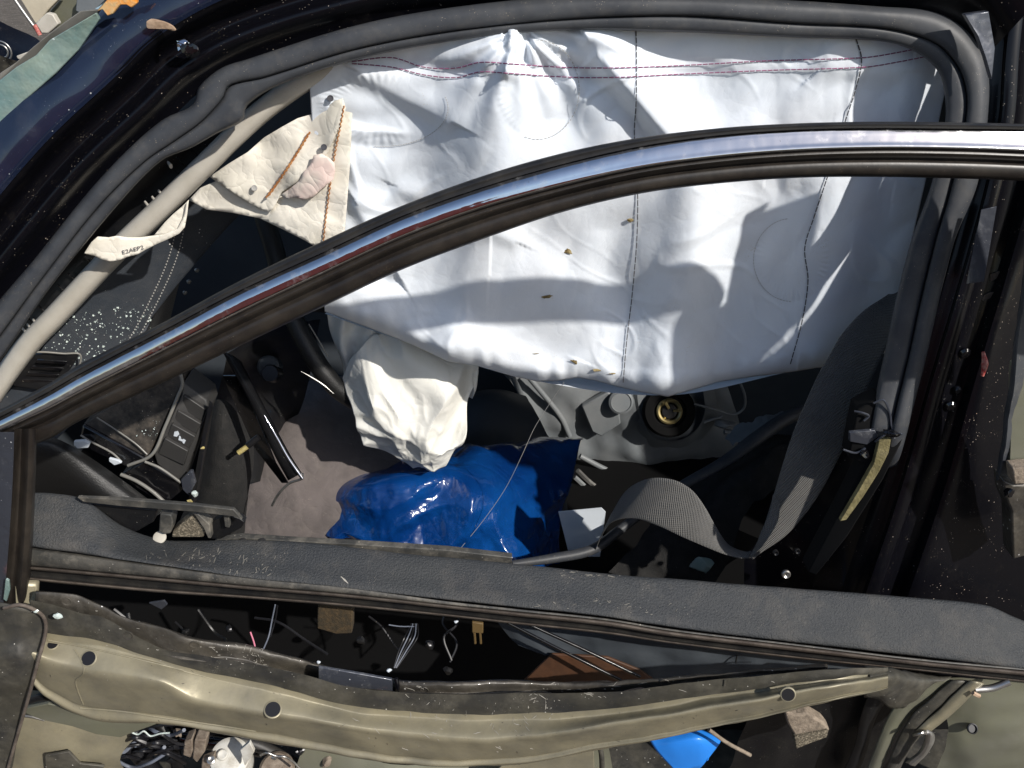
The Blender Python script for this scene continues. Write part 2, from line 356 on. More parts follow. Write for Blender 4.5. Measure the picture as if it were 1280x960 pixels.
M['foam_dim'] = mat('shade_dimmed_foam', (.13, .11, .045), .9, c2=(.20, .17, .08), nscale=70, dust=((.06, .05, .035), 50, .45, .75, .6), bump=(250, .9))  # ochre foam darkened in its colour for the shade beside the belt
M['foam_shaded'] = mat('shade_darkened_foam', (.035, .026, .014), .95, c2=(.07, .045, .02), nscale=120, bump=(300, .8))  # brown foam with the shade inside the door put into its colour
M['clip'] = mat('dull_ochre_plastic', (.11, .07, .025), .6)
M['ground'] = mat('gravelly_dirt', (.075, .06, .045), .95, c2=(.11, .09, .07), nscale=8, specks=((.4, .36, .3), 60, .3), bump=(60, .8))
M['beige'] = mat('beige_scrap_panel', (.52, .46, .35), .6, c2=(.42, .37, .28), nscale=8, bump2=(8, .3))
M['olive'] = mat('shaded_olive_metal', (.15, .15, .105), .5, .2, c2=(.11, .11, .085), nscale=7, dust=((.2, .19, .15), 14, .45, .8, .4), bump2=(9, .25))  # own olive of the sill panels, painted shade on the door lining
M['headliner'] = mat('dark_headliner', (.05, .05, .052), .95)

# depth of the body side (tumblehome: deeper towards the roof) and of the bent door in front
def yb(x, y): return 0.02 + 0.16*(700-y)/700
def yd(x, y): return -0.125 + 0.05*(700-y)/700 + 0.00003*x

# ------------------------------------------------------------------ setting
g = make('ground', [Vector((-200, -200, 0)), Vector((200, -200, 0)), Vector((200, 200, 0)), Vector((-200, 200, 0))], [(0, 1, 2, 3)], M['ground'], None, False)
g['kind'] = 'structure'

# ------------------------------------------------------------------ wrecked car body
car = Thing('wrecked_car', 'crashed black and navy car body with crumpled roof rail and open window', 'car', (0, .6, .1))
box('floor_pan', (-1.3, .02, .12), (1.3, 1.5, .17), M['deep'], car)
box('roof_skin', (-.62, .26, 1.545), (1.6, 1.45, 1.57), M['paint'], car)
box('headliner', (-.55, .30, 1.515), (1.5, 1.42, 1.535), M['headliner'], car)
box('rear_wall', (1.35, .2, .17), (1.4, 1.5, 1.5), M['far_dark'], car)
box('firewall', (-1.32, .2, .17), (-1.27, 1.5, .95), M['far_dark'], car)

SO = [(-60,450),(0,374),(38,330),(113,237),(165,182),(206,148),(240,132),(249,108),(275,86),(309,74),(440,33),(560,10),(700,-4),(850,-5),(1000,1),(1100,8),(1165,14),(1205,35),(1232,75),(1236,130),(1222,230),(1192,305),(1152,470),(1128,560),(1112,610)]
SM = [(-60,500),(0,420),(50,352),(122,260),(180,203),(222,174),(252,152),(277,125),(287,107),(330,97),(440,63),(560,40),(700,25),(850,20),(1000,30),(1100,35),(1150,46),(1180,62),(1203,95),(1208,140),(1190,230),(1168,305),(1130,470),(1108,560),(1094,610)]
SI = [(-60,530),(0,451),(60,363),(142,262),(200,202),(240,184),(272,166),(303,150),(308,132),(345,108),(440,76),(560,52),(700,38),(850,40),(1000,47),(1090,50),(1130,58),(1160,75),(1178,100),(1182,150),(1165,230),(1138,305),(1100,470),(1082,560),(1068,610)]
def lerp2(a, b, t): return [(p[0]*(1-t)+q[0]*t, p[1]*(1-t)+q[1]*t) for p, q in zip(a, b)]
def wrow(pts, off): return [(x, y, yb(x, y)+off+(.09 if y > 575 and x > 900 else 0)) for x, y in pts]
def kink(v, u, t):
    return v
seal_rows = [wrow(SO, .016), wrow(lerp2(SO, SM, .05), .002), wrow(lerp2(SO, SM, .3), -.0035), wrow(lerp2(SO, SM, .72), -.003), wrow(lerp2(SO, SM, .95), .001),
             wrow(SM, .012)]
seal = loft('door_seal', seal_rows, M['rubber'], car, n=260, m=4, disp=(.0015, 12), sharp=60)
seal_rows2 = [wrow(lerp2(SO, SM, .96), .014), wrow(lerp2(SM, SI, .08), .005), wrow(lerp2(SM, SI, .5), .005), wrow(lerp2(SM, SI, .9), .009), wrow(SI, .024), wrow(lerp2(SM, SI, 1.02), .045)]
loft('seal_lip', seal_rows2, M['rubber'], car, n=260, m=3, disp=(.002, 12), sharp=60)
# A pillar, blending into the roof rail
def outw(i, d, dx, dy): return (SO[i][0]+dx*d, SO[i][1]+dy*d)
dirs = {0:(-.78,-.63),1:(-.78,-.63),2:(-.78,-.63),3:(-.77,-.64),4:(-.76,-.65),5:(-.75,-.66),7:(-.64,-.77)}
idx = [0,1,3,5,7]
def prow(d, off): 
    r = []
    for i in idx:
        x, y = outw(i, d, *dirs[i]); r.append((x, y, yb(x, y)+off))
    for (ox, oy) in ((309,74),(440,33),(560,10),(700,-4)):
        x, y = ox-.3*d, oy-.95*d; r.append((x, y, yb(x, y)+off))
    return r
loft('a_pillar_channel', [prow(-6, .03), prow(4, .024), prow(12, .016), prow(24, -.002), prow(34, -.004), prow(46, .010), prow(60, .004), prow(74, -.022), prow(84, -.030)], M['paint_black'], car, n=140, m=4, disp=(.002, 9), sharp=50)
loft('a_pillar_skin', [prow(81, -.0295), prow(90, -.034), prow(120, -.036), prow(150, -.022), prow(158, .002)], M['paint_blue'], car, n=120, m=5, disp=(.003, 6), sharp=50)
# roof rail strip to the rear and the B pillar
RO = [(600,8),(700,-2),(850,-2),(1000,3),(1100,10),(1165,16),(1205,38),(1228,76)]
def rr(d, off): return [(x+(max(0, x-1150)*.012*d), y-d, yb(x, y)+off) for x, y in RO]
loft('roof_rail', [rr(-6, .03), rr(6, .02), rr(18, .005), rr(40, -.02), rr(80, -.03)], M['paint_black'], car, n=80, m=4, disp=(.002, 8))
slab('corner_patch', [(1206,18,.135),(1236,14,.135),(1244,60,.13),(1240,100,.125),(1232,72,.125),(1222,44,.13)], .01, M['flange_blue'], car, .001)
xs = [0]*1
def vstrip(name, cols, offs, m_, par, ys, n=70, disp=None, mm=4):
    """vertical body strips: cols = list of x at each y"""
    rows = []
    for c, o in zip(cols, offs):
        rows.append([(x, y, yb(x, y)+o) for x, y in zip(c, ys)])
    return loft(name, rows, m_, par, n=n, m=mm, disp=disp, sharp=50)
ys = [-40, 60, 150, 230, 330, 470, 600, 760, 860]
c_seal = [1246, 1234, 1228, 1212, 1185, 1143, 1106, 1052, 1020]
def sh(c, d): return [x+d*(1+.0*i) for i, x in enumerate(c)]
bp = vstrip('b_pillar', [sh(c_seal, -8), sh(c_seal, 4), sh(c_seal, 20), sh(c_seal, 24), sh(c_seal, 40), sh(c_seal, 44), sh(c_seal, 66), sh(c_seal, 78), sh(c_seal, 96), sh(c_seal, 140), sh(c_seal, 460)],
       [.03, .022, .018, .004, .002, .010, .012, -.004, -.006, .004, .02], M['paint_black'], car, ys, disp=(.0012, 9), mm=3)
slab('reflective_strip', [(1227,262,.097),(1246,258,.097),(1230,352,.075),(1208,355,.075)], .001, M['flange_blue'], bp, .0003)
for (cx, cy, s) in ((1246, 349, 11), (1239, 374, 12), (1215, 530, 13)):
    pts = [(cx+s*math.cos(a)*random.uniform(.7, 1.1), cy+s*.9*math.sin(a)*random.uniform(.7, 1.1), yb(cx, cy)+.0125) for a in [i*math.pi/5 for i in range(10)]]
    slab('mud_patch', pts, .0012, M['seal_brown'], bp, .0003)
loft('rear_door_edge', [[(1283,100,.05),(1278,330,.03),(1262,470,.0),(1244,600,-.01)], [(1289,100,.03),(1284,330,.01),(1268,470,-.01),(1250,600,-.02)], [(1330,100,.05),(1312,330,.03),(1290,470,.01),(1275,600,-.0)]], M['rubber'], car, n=40, m=3, disp=(.004, 22))
tube('red_scuff', [(1229,440,.058),(1231,455,.055),(1228,470,.052)], [.002,.0045,.002], M['redm'], bp)
for (cx, cy, r) in ((1196,486,.006),(1187,506,.008),(1205,440,.008)):
    disc('bolt', P(cx, cy, yb(cx, cy)+.012), (0,-1,-.2), [(r,0),(r,.003),(r*.7,.006),(r*.4,.006)], M['plastic_gloss'], bp, 12)
# dark lower pillar corner inside the opening
loft('pillar_base', [[(930,700,.16),(930,800,.10)], [(1000,600,.18),(985,800,.10)], [(1060,520,.17),(1050,800,.08)], [(1130,500,.12),(1090,800,.05)], [(1170,500,.09),(1300,800,.02)]], M['paint_black'], car, n=30, m=8, disp=(.006, 8))
for (cx, cy, r) in ((982,717,.007),(969,690,.0045),(996,688,.0045)):
    b = disc('screw', P(cx, cy, .10), (0,-1,.3), [(r,0),(r,.004),(r*.75,.0055),(r*.3,.004),(r*.25,.001)], M['metal'] if r > .006 else M['steel_dark'], car, 16)
box('sill', (-1.3, -.02, .10), (1.3, .10, .36), M['champ_dirty'], car, .02)

# cream A pillar trim with its black clip carrier
TC = [(-70,585),(0,480),(35,432),(70,395),(150,310),(200,262),(255,208),(320,146),(378,103),(420,80)]
def trow(d, off):
    return [(x+d*.72, y+d*.70, .215+off) for x, y in TC]
trim = loft('pillar_trim', [trow(-15, .022), trow(-13, .004), trow(-6, -.004), trow(4, -.005), trow(11, .002), trow(14, .02)], M['cream'], car, n=120, m=4, thick=.003)
loft('clip_carrier', [trow(-52, .02), trow(-34, .03), trow(-12, .024)], M['plastic'], car, n=100, m=3, disp=(.002, 30), label='black ribbed clip strip behind the cream trim')
def rib(x, y, L=16, wd=3.6, dx=.62, dy=.78):
    a = P(x, y, .232); b = P(x+dx*L, y+dy*L, .222); return tube('clip_rib', [a, b], [wd*.0011*.6, wd*.0011], M['cream'], car, 2, 6, .6)
for x, y in ((181,252),(190,246),(198,238),(28,410),(34,405),(41,399),(318,133),(330,122),(344,110),(210,203)): rib(x, y, 17 if x < 300 and x != 210 else 6)
for (x, y) in ((222,214),(232,206),(246,192),(258,180),(97,352),(84,366),(60,392),(47,408),(130,318),(118,330)):
    a = P(x-12, y-10, .236); b = P(x+8, y+9, .232); tube('clip_web', [a, b], .0014, M['plastic_gloss'], car, 2, 6)
slab('cream_backing', [(150,262,.25),(190,222,.25),(206,210,.25),(208,222,.25),(172,262,.25),(150,275,.25)], .003, M['cream'], car, .0006)

# dents, scrapes and rust on the rail
def lump(name, cx, cy, Y, rx, ry, rz, mt, par, amp=.35, seed=0, sub=3, sc=90, loc=None, facets=0, label=None):
    bm = bmesh.new(); bmesh.ops.create_icosphere(bm, subdivisions=sub, radius=1)
    c = P(cx, cy, Y) if cx is not None else Vector(Y); rnd = random.Random(seed)
    pl = [(Vector((rnd.gauss(0,1), rnd.gauss(0,1), rnd.gauss(0,1))).normalized(), rnd.uniform(1-amp, 1)) for _ in range(facets)]
    vs = []
    for v in bm.verts:
        d = v.co.normalized(); s = 1+amp*noise.noise(d*2.2+Vector((seed*3.1, 0, 0)))
        for n_, h in pl:
            q = d.dot(n_)
            if q > .01: s = min(s, h/q)
        vs.append(c+Vector((d.x*rx, d.y*ry, d.z*rz))*s)
    fs = [tuple(v.index for v in f.verts) for f in bm.faces]; bm.free()
    return make(name, vs, fs, mt, par, True, 28 if facets else 180, loc=loc, label=label)
lump('crumpled_dent', 238, 62, yb(238,62)-.022, .014, .008, .011, M['plastic_gloss'], car, .5, 3, 3, facets=22)
lump('crumpled_dent', 229, 54, yb(238,62)-.018, .010, .006, .008, M['chrome'], car, .5, 5, 3, facets=22)  # chrome finish gives the dented paint its bright glint
slab('bare_scrape', [(183,27,.125),(188,24,.125),(203,27,.125),(214,32,.125),(219,38,.125),(205,36,.128),(190,36,.128),(184,35,.128)], .004, M['bare'], car, .001, smooth_line=30)
slab('rust_patch', [(121,14,.125),(130,4,.125),(141,-8,.125),(172,-8,.125),(171,4,.125),(164,10,.125),(158,6,.125),(150,6,.125),(141,17,.125),(134,20,.125),(128,12,.125)], .006, M['orange'], car, .001)
ws = slab('windscreen_edge', [(-40,130,.11),(0,100,.115),(20,84,.115),(45,69,.12),(62,50,.12),(86,36,.12),(120,16,.125),(124,24,.13),(98,62,.13),(69,92,.12),(30,126,.12),(0,156,.115),(-40,190,.11)], .006, M['glass'], car, .001)
slab('windscreen_gasket', [(-40,118,.12),(20,78,.125),(42,58,.128),(62,42,.128),(80,28,.13),(100,14,.13),(124,12,.13),(118,20,.135),(86,38,.135),(60,54,.135),(45,72,.135),(-40,140,.12)], .01, M['grey_edge'], car, .001)

# ------------------------------------------------------------------ far side of the cabin
far = Thing('stripped_far_door', 'stripped grey far side door with round black speaker and loose cables', 'door', (.4, 1.4, .2))
slab('door_panel', [(160,60,1.30),(1330,30,1.30),(1330,800,1.30),(-100,800,1.30),(-100,330,1.30)], .03, M['far_dark'], far, .002)  # dark sheet spans the far windows too, added to darken the cabin
loft('inner_skin', [[(600,430,1.2),(700,440,1.2),(800,440,1.2),(880,450,1.2),(905,470,1.2)], [(640,480,1.18),(700,490,1.17),(800,480,1.16),(880,490,1.17),(915,500,1.19)], [(690,560,1.19),(730,560,1.17),(800,540,1.15),(870,540,1.16),(925,540,1.19)], [(730,600,1.2),(760,610,1.19),(800,600,1.17),(860,590,1.18),(900,600,1.2)]], M['far_grey'], far, n=40, m=8, disp=(.03, 7))
for pts in ([(640,470,1.16),(665,520,1.16),(690,565,1.16)], [(660,470,1.16),(700,520,1.16),(712,545,1.16)], [(725,570,1.13),(760,588,1.13),(800,602,1.13)]):
    tube('pressed_rib', pts, .008, M['far_grey'], far, 18, 8)
sl = slab('latch_cover', [(727,508,1.14),(760,490,1.14),(772,498,1.14),(776,530,1.14),(752,546,1.14),(740,540,1.14)], .02, M['far_grey'], far, .004)
disc('cap', P(776,502,1.13), (0,-1,.35), [(.034,0),(.034,.008),(.028,.012),(.026,.009),(.02,.009)], M['far_grey'], far, 28)
c = P(836,514,1.12); ax = (-.05,-.87,.5)
spk = disc('speaker', c, ax, [(.072,-.02),(.072,.006),(.066,.014),(.046,.016),(.042,.010)], M['deep'], far, 48)
disc('speaker_ring', c, ax, [(.036,.008),(.035,.017),(.031,.020),(.026,.017),(.024,.010)], M['brass'], spk, 40)
disc('speaker_core', c, ax, [(.020,.008),(.020,.018),(.012,.020)], M['rubber_dark'], spk, 20)
for k in range(3):
    a = 2*math.pi*k/3; tube('speaker_spoke', [c+Vector((.008*math.cos(a), -.016, .012+.008*math.sin(a))), c+Vector((.030*math.cos(a), -.016, .012+.030*math.sin(a)))], .004, M['brass'], spk, 2, 6)
loft('speaker_mount', [[(775,470,1.17),(782,520,1.16),(815,560,1.16),(860,560,1.16),(895,525,1.16),(890,470,1.17)], [(795,470,1.14),(800,515,1.13),(820,548,1.13),(856,548,1.13),(880,520,1.13),(876,470,1.14)]], M['far_grey'], far, n=40, m=4)
tube('cable', [(868,505,1.1),(895,512,1.1),(918,518,1.1),(930,510,1.1),(931,495,1.1),(925,478,1.1)], .0035, M['far_grey'], far, 40, 8)
tube('cable', [(880,528,1.1),(892,524,1.1),(903,521,1.1)], .004, M['far_grey'], far, 10, 8)
lump('plastic_clip', 905, 530, 1.1, .03, .02, .018, M['far_grey'], far, .5, 8, 3, facets=12)
tube('pull_rod', [(905,540,1.08),(925,541,1.08),(945,541,1.08)], .008, M['far_grey'], far, 8, 8)
tube('sill_rail', [(722,588,1.05),(740,605,1.05),(766,622,1.05)], .007, M['metal'], far, 8, 6)
tube('sill_rail', [(718,596,1.05),(736,612,1.05),(760,628,1.05)], .007, M['far_grey'], far, 8, 6)

card = slab('white_card', [(698,640,.345),(752,635,.345),(757,640,.345),(750,696,.33),(712,696,.33)], .002, M['white_paper'], None, .0003, loc=tuple(P(725,665,.34)))
tagged(card, 'small pale card sheet lying on the floor beside the blue bag', 'card')

# ------------------------------------------------------------------ front seats
seat = Thing('car_seat', 'greyish pink cloth seat cushion under the steering wheel', 'car seat', tuple(P(380,600,.5)))
loft('seat_cushion', [[(290,700,.36),(360,700,.36),(430,700,.36),(520,700,.36)], [(296,650,.40),(350,640,.40),(420,640,.40),(520,640,.40)], [(310,590,.48),(345,570,.47),(410,575,.48),(500,580,.5)], [(345,540,.58),(380,515,.56),(420,505,.58),(480,500,.6)], [(360,500,.7),(400,490,.7),(430,486,.7),(470,480,.7)]], M['seat'], seat, n=60, m=10, disp=(.012, 13), thick=.03)
SC = bpy.data.objects['seat_cushion']
for x0 in (370, 385):
    W = [q for q in (on(x0+(690-y)*.05, y, .0006, SC) for y in range(500, 692, 6)) if q]
    tube('seam', W, .0010, M['thread_black'], seat, len(W), 5, lin=True)
loft('side_bolster', [[(225,650,.30),(245,600,.30),(255,540,.32),(262,500,.36)], [(245,660,.27),(268,600,.27),(276,540,.29),(280,500,.33)], [(285,665,.28),(298,610,.28),(302,560,.31),(300,520,.36)], [(305,680,.33),(310,620,.34),(318,570,.38),(312,540,.44)]], M['carpet'], seat, n=40, m=5, disp=(.006, 16))
slab('cloth_tear', [(402,585,.455),(412,588,.455),(422,597,.455),(420,600,.455),(408,597,.455)], .002, M['white_paper'], seat, .0004)
ps = Thing('car_seat', 'dark slate front passenger seat half hidden in the shaded cabin', 'car seat', tuple(P(620,600,1.0)))
loft('seat_cushion', [[(520,700,.9),(600,700,.9),(720,700,.9)], [(545,560,.95),(600,545,.92),(690,560,.95)], [(560,520,1.0),(610,508,.98),(665,520,1.0)], [(575,505,1.1),(615,496,1.1),(655,505,1.1)]], M['far_dark'], ps, n=40, m=7, disp=(.012, 9), thick=.02)
bk = Thing('torn_seat_back', 'torn dark seat back with a bent grey frame tube behind the belt', 'car seat', tuple(P(880,680,.4)))
tube('frame_tube', [(640,705,.22),(690,698,.24),(740,687,.27),(775,662,.30),(815,632,.34),(860,603,.38),(905,578,.42),(950,545,.46),(985,522,.5),(1020,510,.54)], [.006,.009,.0095,.0085,.0095,.010,.012,.014,.014,.012], M['rubber'], bk, 90, 12)
loft('cushion_cover', [[(760,712,.26),(800,670,.32),(850,620,.40),(910,580,.46),(970,540,.52)], [(800,722,.25),(850,690,.28),(890,630,.34),(950,580,.40),(1010,540,.48)], [(850,740,.24),(900,720,.27),(930,650,.32),(980,600,.40),(1030,560,.48)]], M['carpet'], bk, n=50, m=7, disp=(.02, 12))
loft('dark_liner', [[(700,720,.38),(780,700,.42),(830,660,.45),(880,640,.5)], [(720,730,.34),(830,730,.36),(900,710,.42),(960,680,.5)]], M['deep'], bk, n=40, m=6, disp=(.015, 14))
loft('fur_edge', [[(905,545,.55),(930,528,.56),(960,518,.56),(1000,512,.56)], [(915,556,.5),(940,545,.5),(965,532,.5),(1000,524,.5)]], M['far_grey'], bk, n=60, m=4, disp=(.012, 60))
lump('insulation_wad', 880, 704, .24, .035, .02, .016, M['glass'], bk, .6, 11, 4, facets=30, label='crumpled pale blue insulation scrap')

# ------------------------------------------------------------------ blue bag
def bagfn(v, u, t):
    wq = Vector((noise.noise(v*4), noise.noise(v*4+Vector((7,0,0))), 0))*1.2
    q = Vector((v.x*9+v.z*5, v.z*2-v.x*1.5, v.y*2))+wq*1.2; q2 = Vector((v.x*5-v.z*12, v.z*3+v.x*5, v.y*2))+wq*1.2
    q3 = Vector((v.x*60+v.z*30, v.z*9-v.x*12, 2))+wq*3
    rnd = abs(noise.noise(q))+.5*abs(noise.noise(q2))+.10*max(0, .25-abs(noise.noise(q3*.6)))
    v = v.copy(); v.y += .050*rnd+.007*abs(noise.noise(Vector((v.x*30+v.z*12, v.z*14-v.x*6, 4))+wq*2.5))+.003*abs(noise.noise(v*60+wq*4)); return v
bl = loft('blue_plastic_bag', [[(404,680,.33),(470,690,.30),(560,705,.30),(650,715,.32),(700,710,.42)], [(405,655,.36),(470,650,.32),(560,660,.32),(640,665,.36),(700,670,.46)], [(412,615,.42),(470,610,.36),(560,612,.36),(640,615,.42),(712,620,.52)], [(428,592,.48),(490,590,.44),(560,580,.46),(640,572,.52),(722,585,.6)], [(446,583,.54),(500,582,.52),(570,572,.54),(650,560,.60),(728,556,.68)], [(470,582,.84),(520,580,.82),(580,575,.8),(650,562,.8),(730,550,.78)]], M['bagblue'], None, n=150, m=16, fn=bagfn, thick=.0006, sharp=70, loc=tuple(P(560,690,.6)))
tagged(bl, 'crumpled shiny blue plastic bag lying on the seats', 'plastic bag')

# ------------------------------------------------------------------ dashboard
dash = Thing('dashboard', 'dusty dark dashboard top with glass crumbs and a corner air vent', 'dashboard', tuple(P(120,430,.4)))
loft('dash_top', [[(-60,560,.235),(20,480,.245),(75,405,.26),(125,345,.28),(185,285,.31),(240,225,.34)], [(0,570,.235),(60,520,.25),(110,470,.28),(150,440,.31),(225,350,.36),(300,260,.40)], [(60,560,.24),(100,520,.25),(140,480,.27),(175,430,.32),(240,320,.40),(320,250,.44)]], M['dash'], dash, n=60, m=8)
loft('dash_edge', [[(100,520,.252),(140,470,.268),(178,424,.315),(213,340,.38),(225,300,.40),(240,240,.44)], [(112,524,.262),(152,474,.278),(190,428,.325),(216,350,.39),(228,308,.41),(246,240,.45)], [(130,534,.30),(170,484,.31),(200,438,.36),(224,355,.43),(236,310,.46),(260,240,.5)]], M['leather'], dash, n=60, m=4)
TREES.clear(); DTOP = bpy.data.objects['dash_top']; DEDGE = bpy.data.objects['dash_edge']
for off in (0, 10):
    base_l = [(132,478),(152,440),(175,400),(204,340),(217,300),(222,262)]
    kk = knots_of([[Vector((x, y, 0)) for x, y in base_l]]); C2 = spline([Vector((x+off, y, 0)) for x, y in base_l], kk, 121)
    vs = []; fs = []
    for i in range(0, 119, 2):
        a = on(C2[i].x, C2[i].y, .0008, DTOP, DEDGE); b = on(C2[i+1].x, C2[i+1].y, .0008, DTOP, DEDGE)
        if a is None or b is None: continue
        d = (b-a).cross(Vector((0, -1, .4))).normalized()*.0007; u = Vector((0, -.0008, .0008)); k = len(vs)
        vs += [a-d, a+d, b+d, b-d, a-d+u, a+d+u, b+d+u, b-d+u]
        fs += [tuple(k+q for q in f) for f in ((3,2,1,0),(4,5,6,7),(0,1,5,4),(1,2,6,5),(2,3,7,6),(3,0,4,7))]
    if vs: make('stitch_row', vs, fs, M['stitch'], dash, False)['kind'] = 'stuff'
# corner vent
vent = slab('air_vent', [(18,462,.228),(30,446,.236),(48,443,.243),(98,444,.262),(90,458,.258),(76,478,.246),(50,488,.238),(16,482,.228)], .006, M['plastic'], dash, .001)
for i in range(4):
    y = 450+i*8; slab('vent_slat', [(46-i*6,y,.232),(84-i*5,y+2,.244),(82-i*5,y+5.5,.244),(44-i*6,y+3.5,.232)], .004, M['plastic_gloss'], vent, .0004)
tube('vent_rim', [(22,443,.228),(50,440,.238),(80,442,.25),(100,443,.258),(98,462,.255),(92,478,.25)], .0016, M['grey_edge'], vent, 30, 8)
def dasharea(u, v):
    x = 50+u*140; y = 380+v*70+ (1-u)*15
    if y > 470-(x-40)*.25 or y < 378+(120-x)*.5: return None
    return on(x, y, .0005, DTOP, DEDGE)
crumbs('glass_crumbs', dasharea, 320, .0011, M['glasschip'], tuple(P(110,420,.28)), 'white glass crumbs sprinkled over the dusty dashboard top', 'broken glass', 4)

# switch panel and knee bolster in front of the door opening
sw = Thing('switch_panel', 'black driver side instrument corner with blank buttons and glossy hood', 'switch panel', tuple(P(190,560,.22)))
slab('hood_top', [(104,530,.19),(150,500,.20),(190,470,.21),(222,462,.22),(228,480,.215),(184,574,.175)], .05, M['dusty_plastic'], sw, .002)
slab('hood_face', [(103,531,.185),(184,575,.17),(158,584,.17),(112,562,.18),(100,545,.183)], .04, M['plastic_gloss'], sw, .003)
tube('hood_edge', [(226,468,.205),(228,480,.203),(222,496,.198),(207,532,.184),(190,568,.168),(160,582,.166)], .0026, M['grey_edge'], sw, 60, 8, lin=False)
tube('hood_edge', [(121,522,.186),(146,538,.18),(170,555,.174),(184,568,.17)], .0012, M['grey_edge'], sw, 20, 6)
tube('hood_edge', [(101,544,.182),(112,551,.18),(140,566,.175),(152,577,.17)], .0016, M['grey_edge'], sw, 20, 6)
slab('face_plate', [(229,478,.212),(258,500,.212),(261,512,.208),(240,570,.185),(228,606,.175),(196,580,.175),(192,566,.176),(210,530,.187),(226,496,.2)], .05, M['button'], sw, .002)
bt = [[(230,494),(257,512),(252,528),(223,511)], [(222,513),(251,530),(245,544),(216,528)], [(215,530),(244,546),(236,562),(208,545)], [(206,548),(235,564),(230,582),(197,567)]]
btn = []
for i, q in enumerate(bt):
    Yv = .2-.008*i
    btn.append(slab('button', [(x, y, Yv) for x, y in q], .008, M['button'], sw, .0014))
for q in ([(218,540),(222,539),(224,543),(221,546),(217,545)], [(224,545),(226,547),(226,549),(229,550),(228,552),(223,550)], [(229,549),(232,551),(230,555),(228,553)]):
    slab('button_symbol', [(x, y, .1830) for x, y in q], .0012, M['white_paper'], btn[2], 0)
slab('lower_tray', [(152,592,.168),(180,576,.17),(226,604,.17),(230,612,.17),(206,632,.16),(170,610,.16)], .05, M['plastic_gloss'], sw, .002)
tube('tray_edge', [(181,577,.165),(200,585,.165),(226,603,.165)], .0022, M['grey_edge'], sw, 20, 8)
tube('tray_edge', [(151,593,.163),(170,601,.16),(190,614,.156),(206,628,.152)], .003, M['grey_edge'], sw, 20, 8)
loft('side_cheek', [[(262,500,.19),(250,560,.18),(240,610,.165),(232,632,.16)], [(266,506,.20),(256,560,.19),(246,612,.17),(238,634,.165)], [(262,540,.23),(255,580,.22),(250,612,.20),(242,634,.19)]], M['plastic'], sw, n=30, m=4)
slab('loose_clip', [(92,552,.17),(105,551,.17),(112,555,.17),(110,560,.17),(97,561,.17),(92,557,.17)], .006, M['white_paper'], sw, .001)
slab('loose_clip', [(136,573,.165),(148,576,.165),(152,579,.165),(143,582,.165),(136,577,.165)], .005, M['white_paper'], sw, .001)
slab('pale_clip', [(236,590,.16),(240,590,.16),(244,605,.16),(236,620,.16),(228,612,.16),(226,600,.16)], .008, M['flange_blue'], sw, .001)
lump('crystal_wad', 244, 618, .145, .006, .005, .007, M['glasschip'], sw, .5, 2, 2, facets=14)
lump('yellow_foam_bit', 238, 627, .143, .005, .004, .004, M['foam'], sw, .5, 3, 2, facets=10)
lump('yellow_foam_bit', 253, 560, .17, .003, .003, .003, M['foam'], sw, .5, 4, 2, facets=10)
loft('knee_pad', [[(40,545,.14),(70,548,.15),(110,570,.16),(160,605,.15),(206,640,.14)], [(40,552,.12),(66,556,.125),(105,580,.135),(150,614,.13),(195,645,.12)], [(40,575,.12),(60,580,.12),(95,600,.125),(140,630,.12),(180,655,.12)], [(40,640,.16),(60,640,.16),(95,640,.16),(130,650,.16),(160,670,.16)]], M['leather'], sw, n=60, m=7)
def swarea(u, v):
    x = 130+u*70; y = 500+v*45
    if y > 560-(200-x)*.55+10 or y < 515-(x-130)*.55: return None
    return P(x, y, .178+.03*(560-y)/60)
crumbs('glass_crumbs', swarea, 150, .0009, M['glasschip'], tuple(P(165,520,.18)), 'tiny glass crumbs lying on the glossy instrument hood', 'broken glass', 9)

# ------------------------------------------------------------------ steering gear
st = Thing('steering_wheel', 'black steering wheel rim in deep shade beside the deflated airbag', 'steering wheel', tuple(P(390,430,.42)))
tube('wheel_rim', [(330,270,.50),(345,320,.47),(352,352,.45),(366,395,.42),(384,432,.40),(402,462,.39),(422,486,.39),(450,505,.40)], .017, M['leather'], st, 60, 18)
tube('wheel_spoke', [(352,372,.46),(395,380,.48),(440,385,.5)], .014, M['plastic'], st, 12, 12)
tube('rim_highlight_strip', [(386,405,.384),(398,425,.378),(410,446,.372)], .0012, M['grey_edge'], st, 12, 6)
col_ = Thing('steering_column', 'bare steering column bracket with round lock cylinder and bent chrome stalk', 'steering column', tuple(P(330,470,.45)))
disc('lock_cylinder', P(338,467,.42), (0,-.8,.5), [(.016,-.03),(.016,0),(.014,.004),(.006,.004)], M['steel_dark'], col_, 28)
disc('cylinder_shroud', P(335,458,.44), (0,-.8,.5), [(.02,-.03),(.02,0),(.016,.003)], M['far_dark'], col_, 28)
loft('column_shroud', [[(285,440,.40),(270,520,.40),(290,600,.38)], [(340,410,.44),(320,500,.46),(330,600,.42)], [(400,400,.5),(380,500,.52),(350,560,.5)]], M['plastic'], col_, n=24, m=6, disp=(.01, 14))
br = loft('column_bracket', [[(280,440,.30),(312,500,.27),(345,570,.24),(361,600,.23)], [(284,441,.295),(318,499,.265),(352,568,.235),(372,594,.225)], [(300,452,.31),(330,510,.28),(360,566,.25),(376,592,.235)]], M['steel_dark'], col_, n=30, m=3, thick=.002)
slab('bracket_web', [(278,470,.31),(300,470,.30),(345,580,.25),(360,604,.245),(352,604,.25),(318,560,.28)], .004, M['plastic_gloss'], col_, .001)
tube('bracket_glint', [(331,520,.252),(345,545,.240),(360,572,.230),(378,598,.219)], [.0008,.0022,.0026,.003], M['chrome'], col_, 20, 8)  # chrome tube draws the lit edge of the bracket
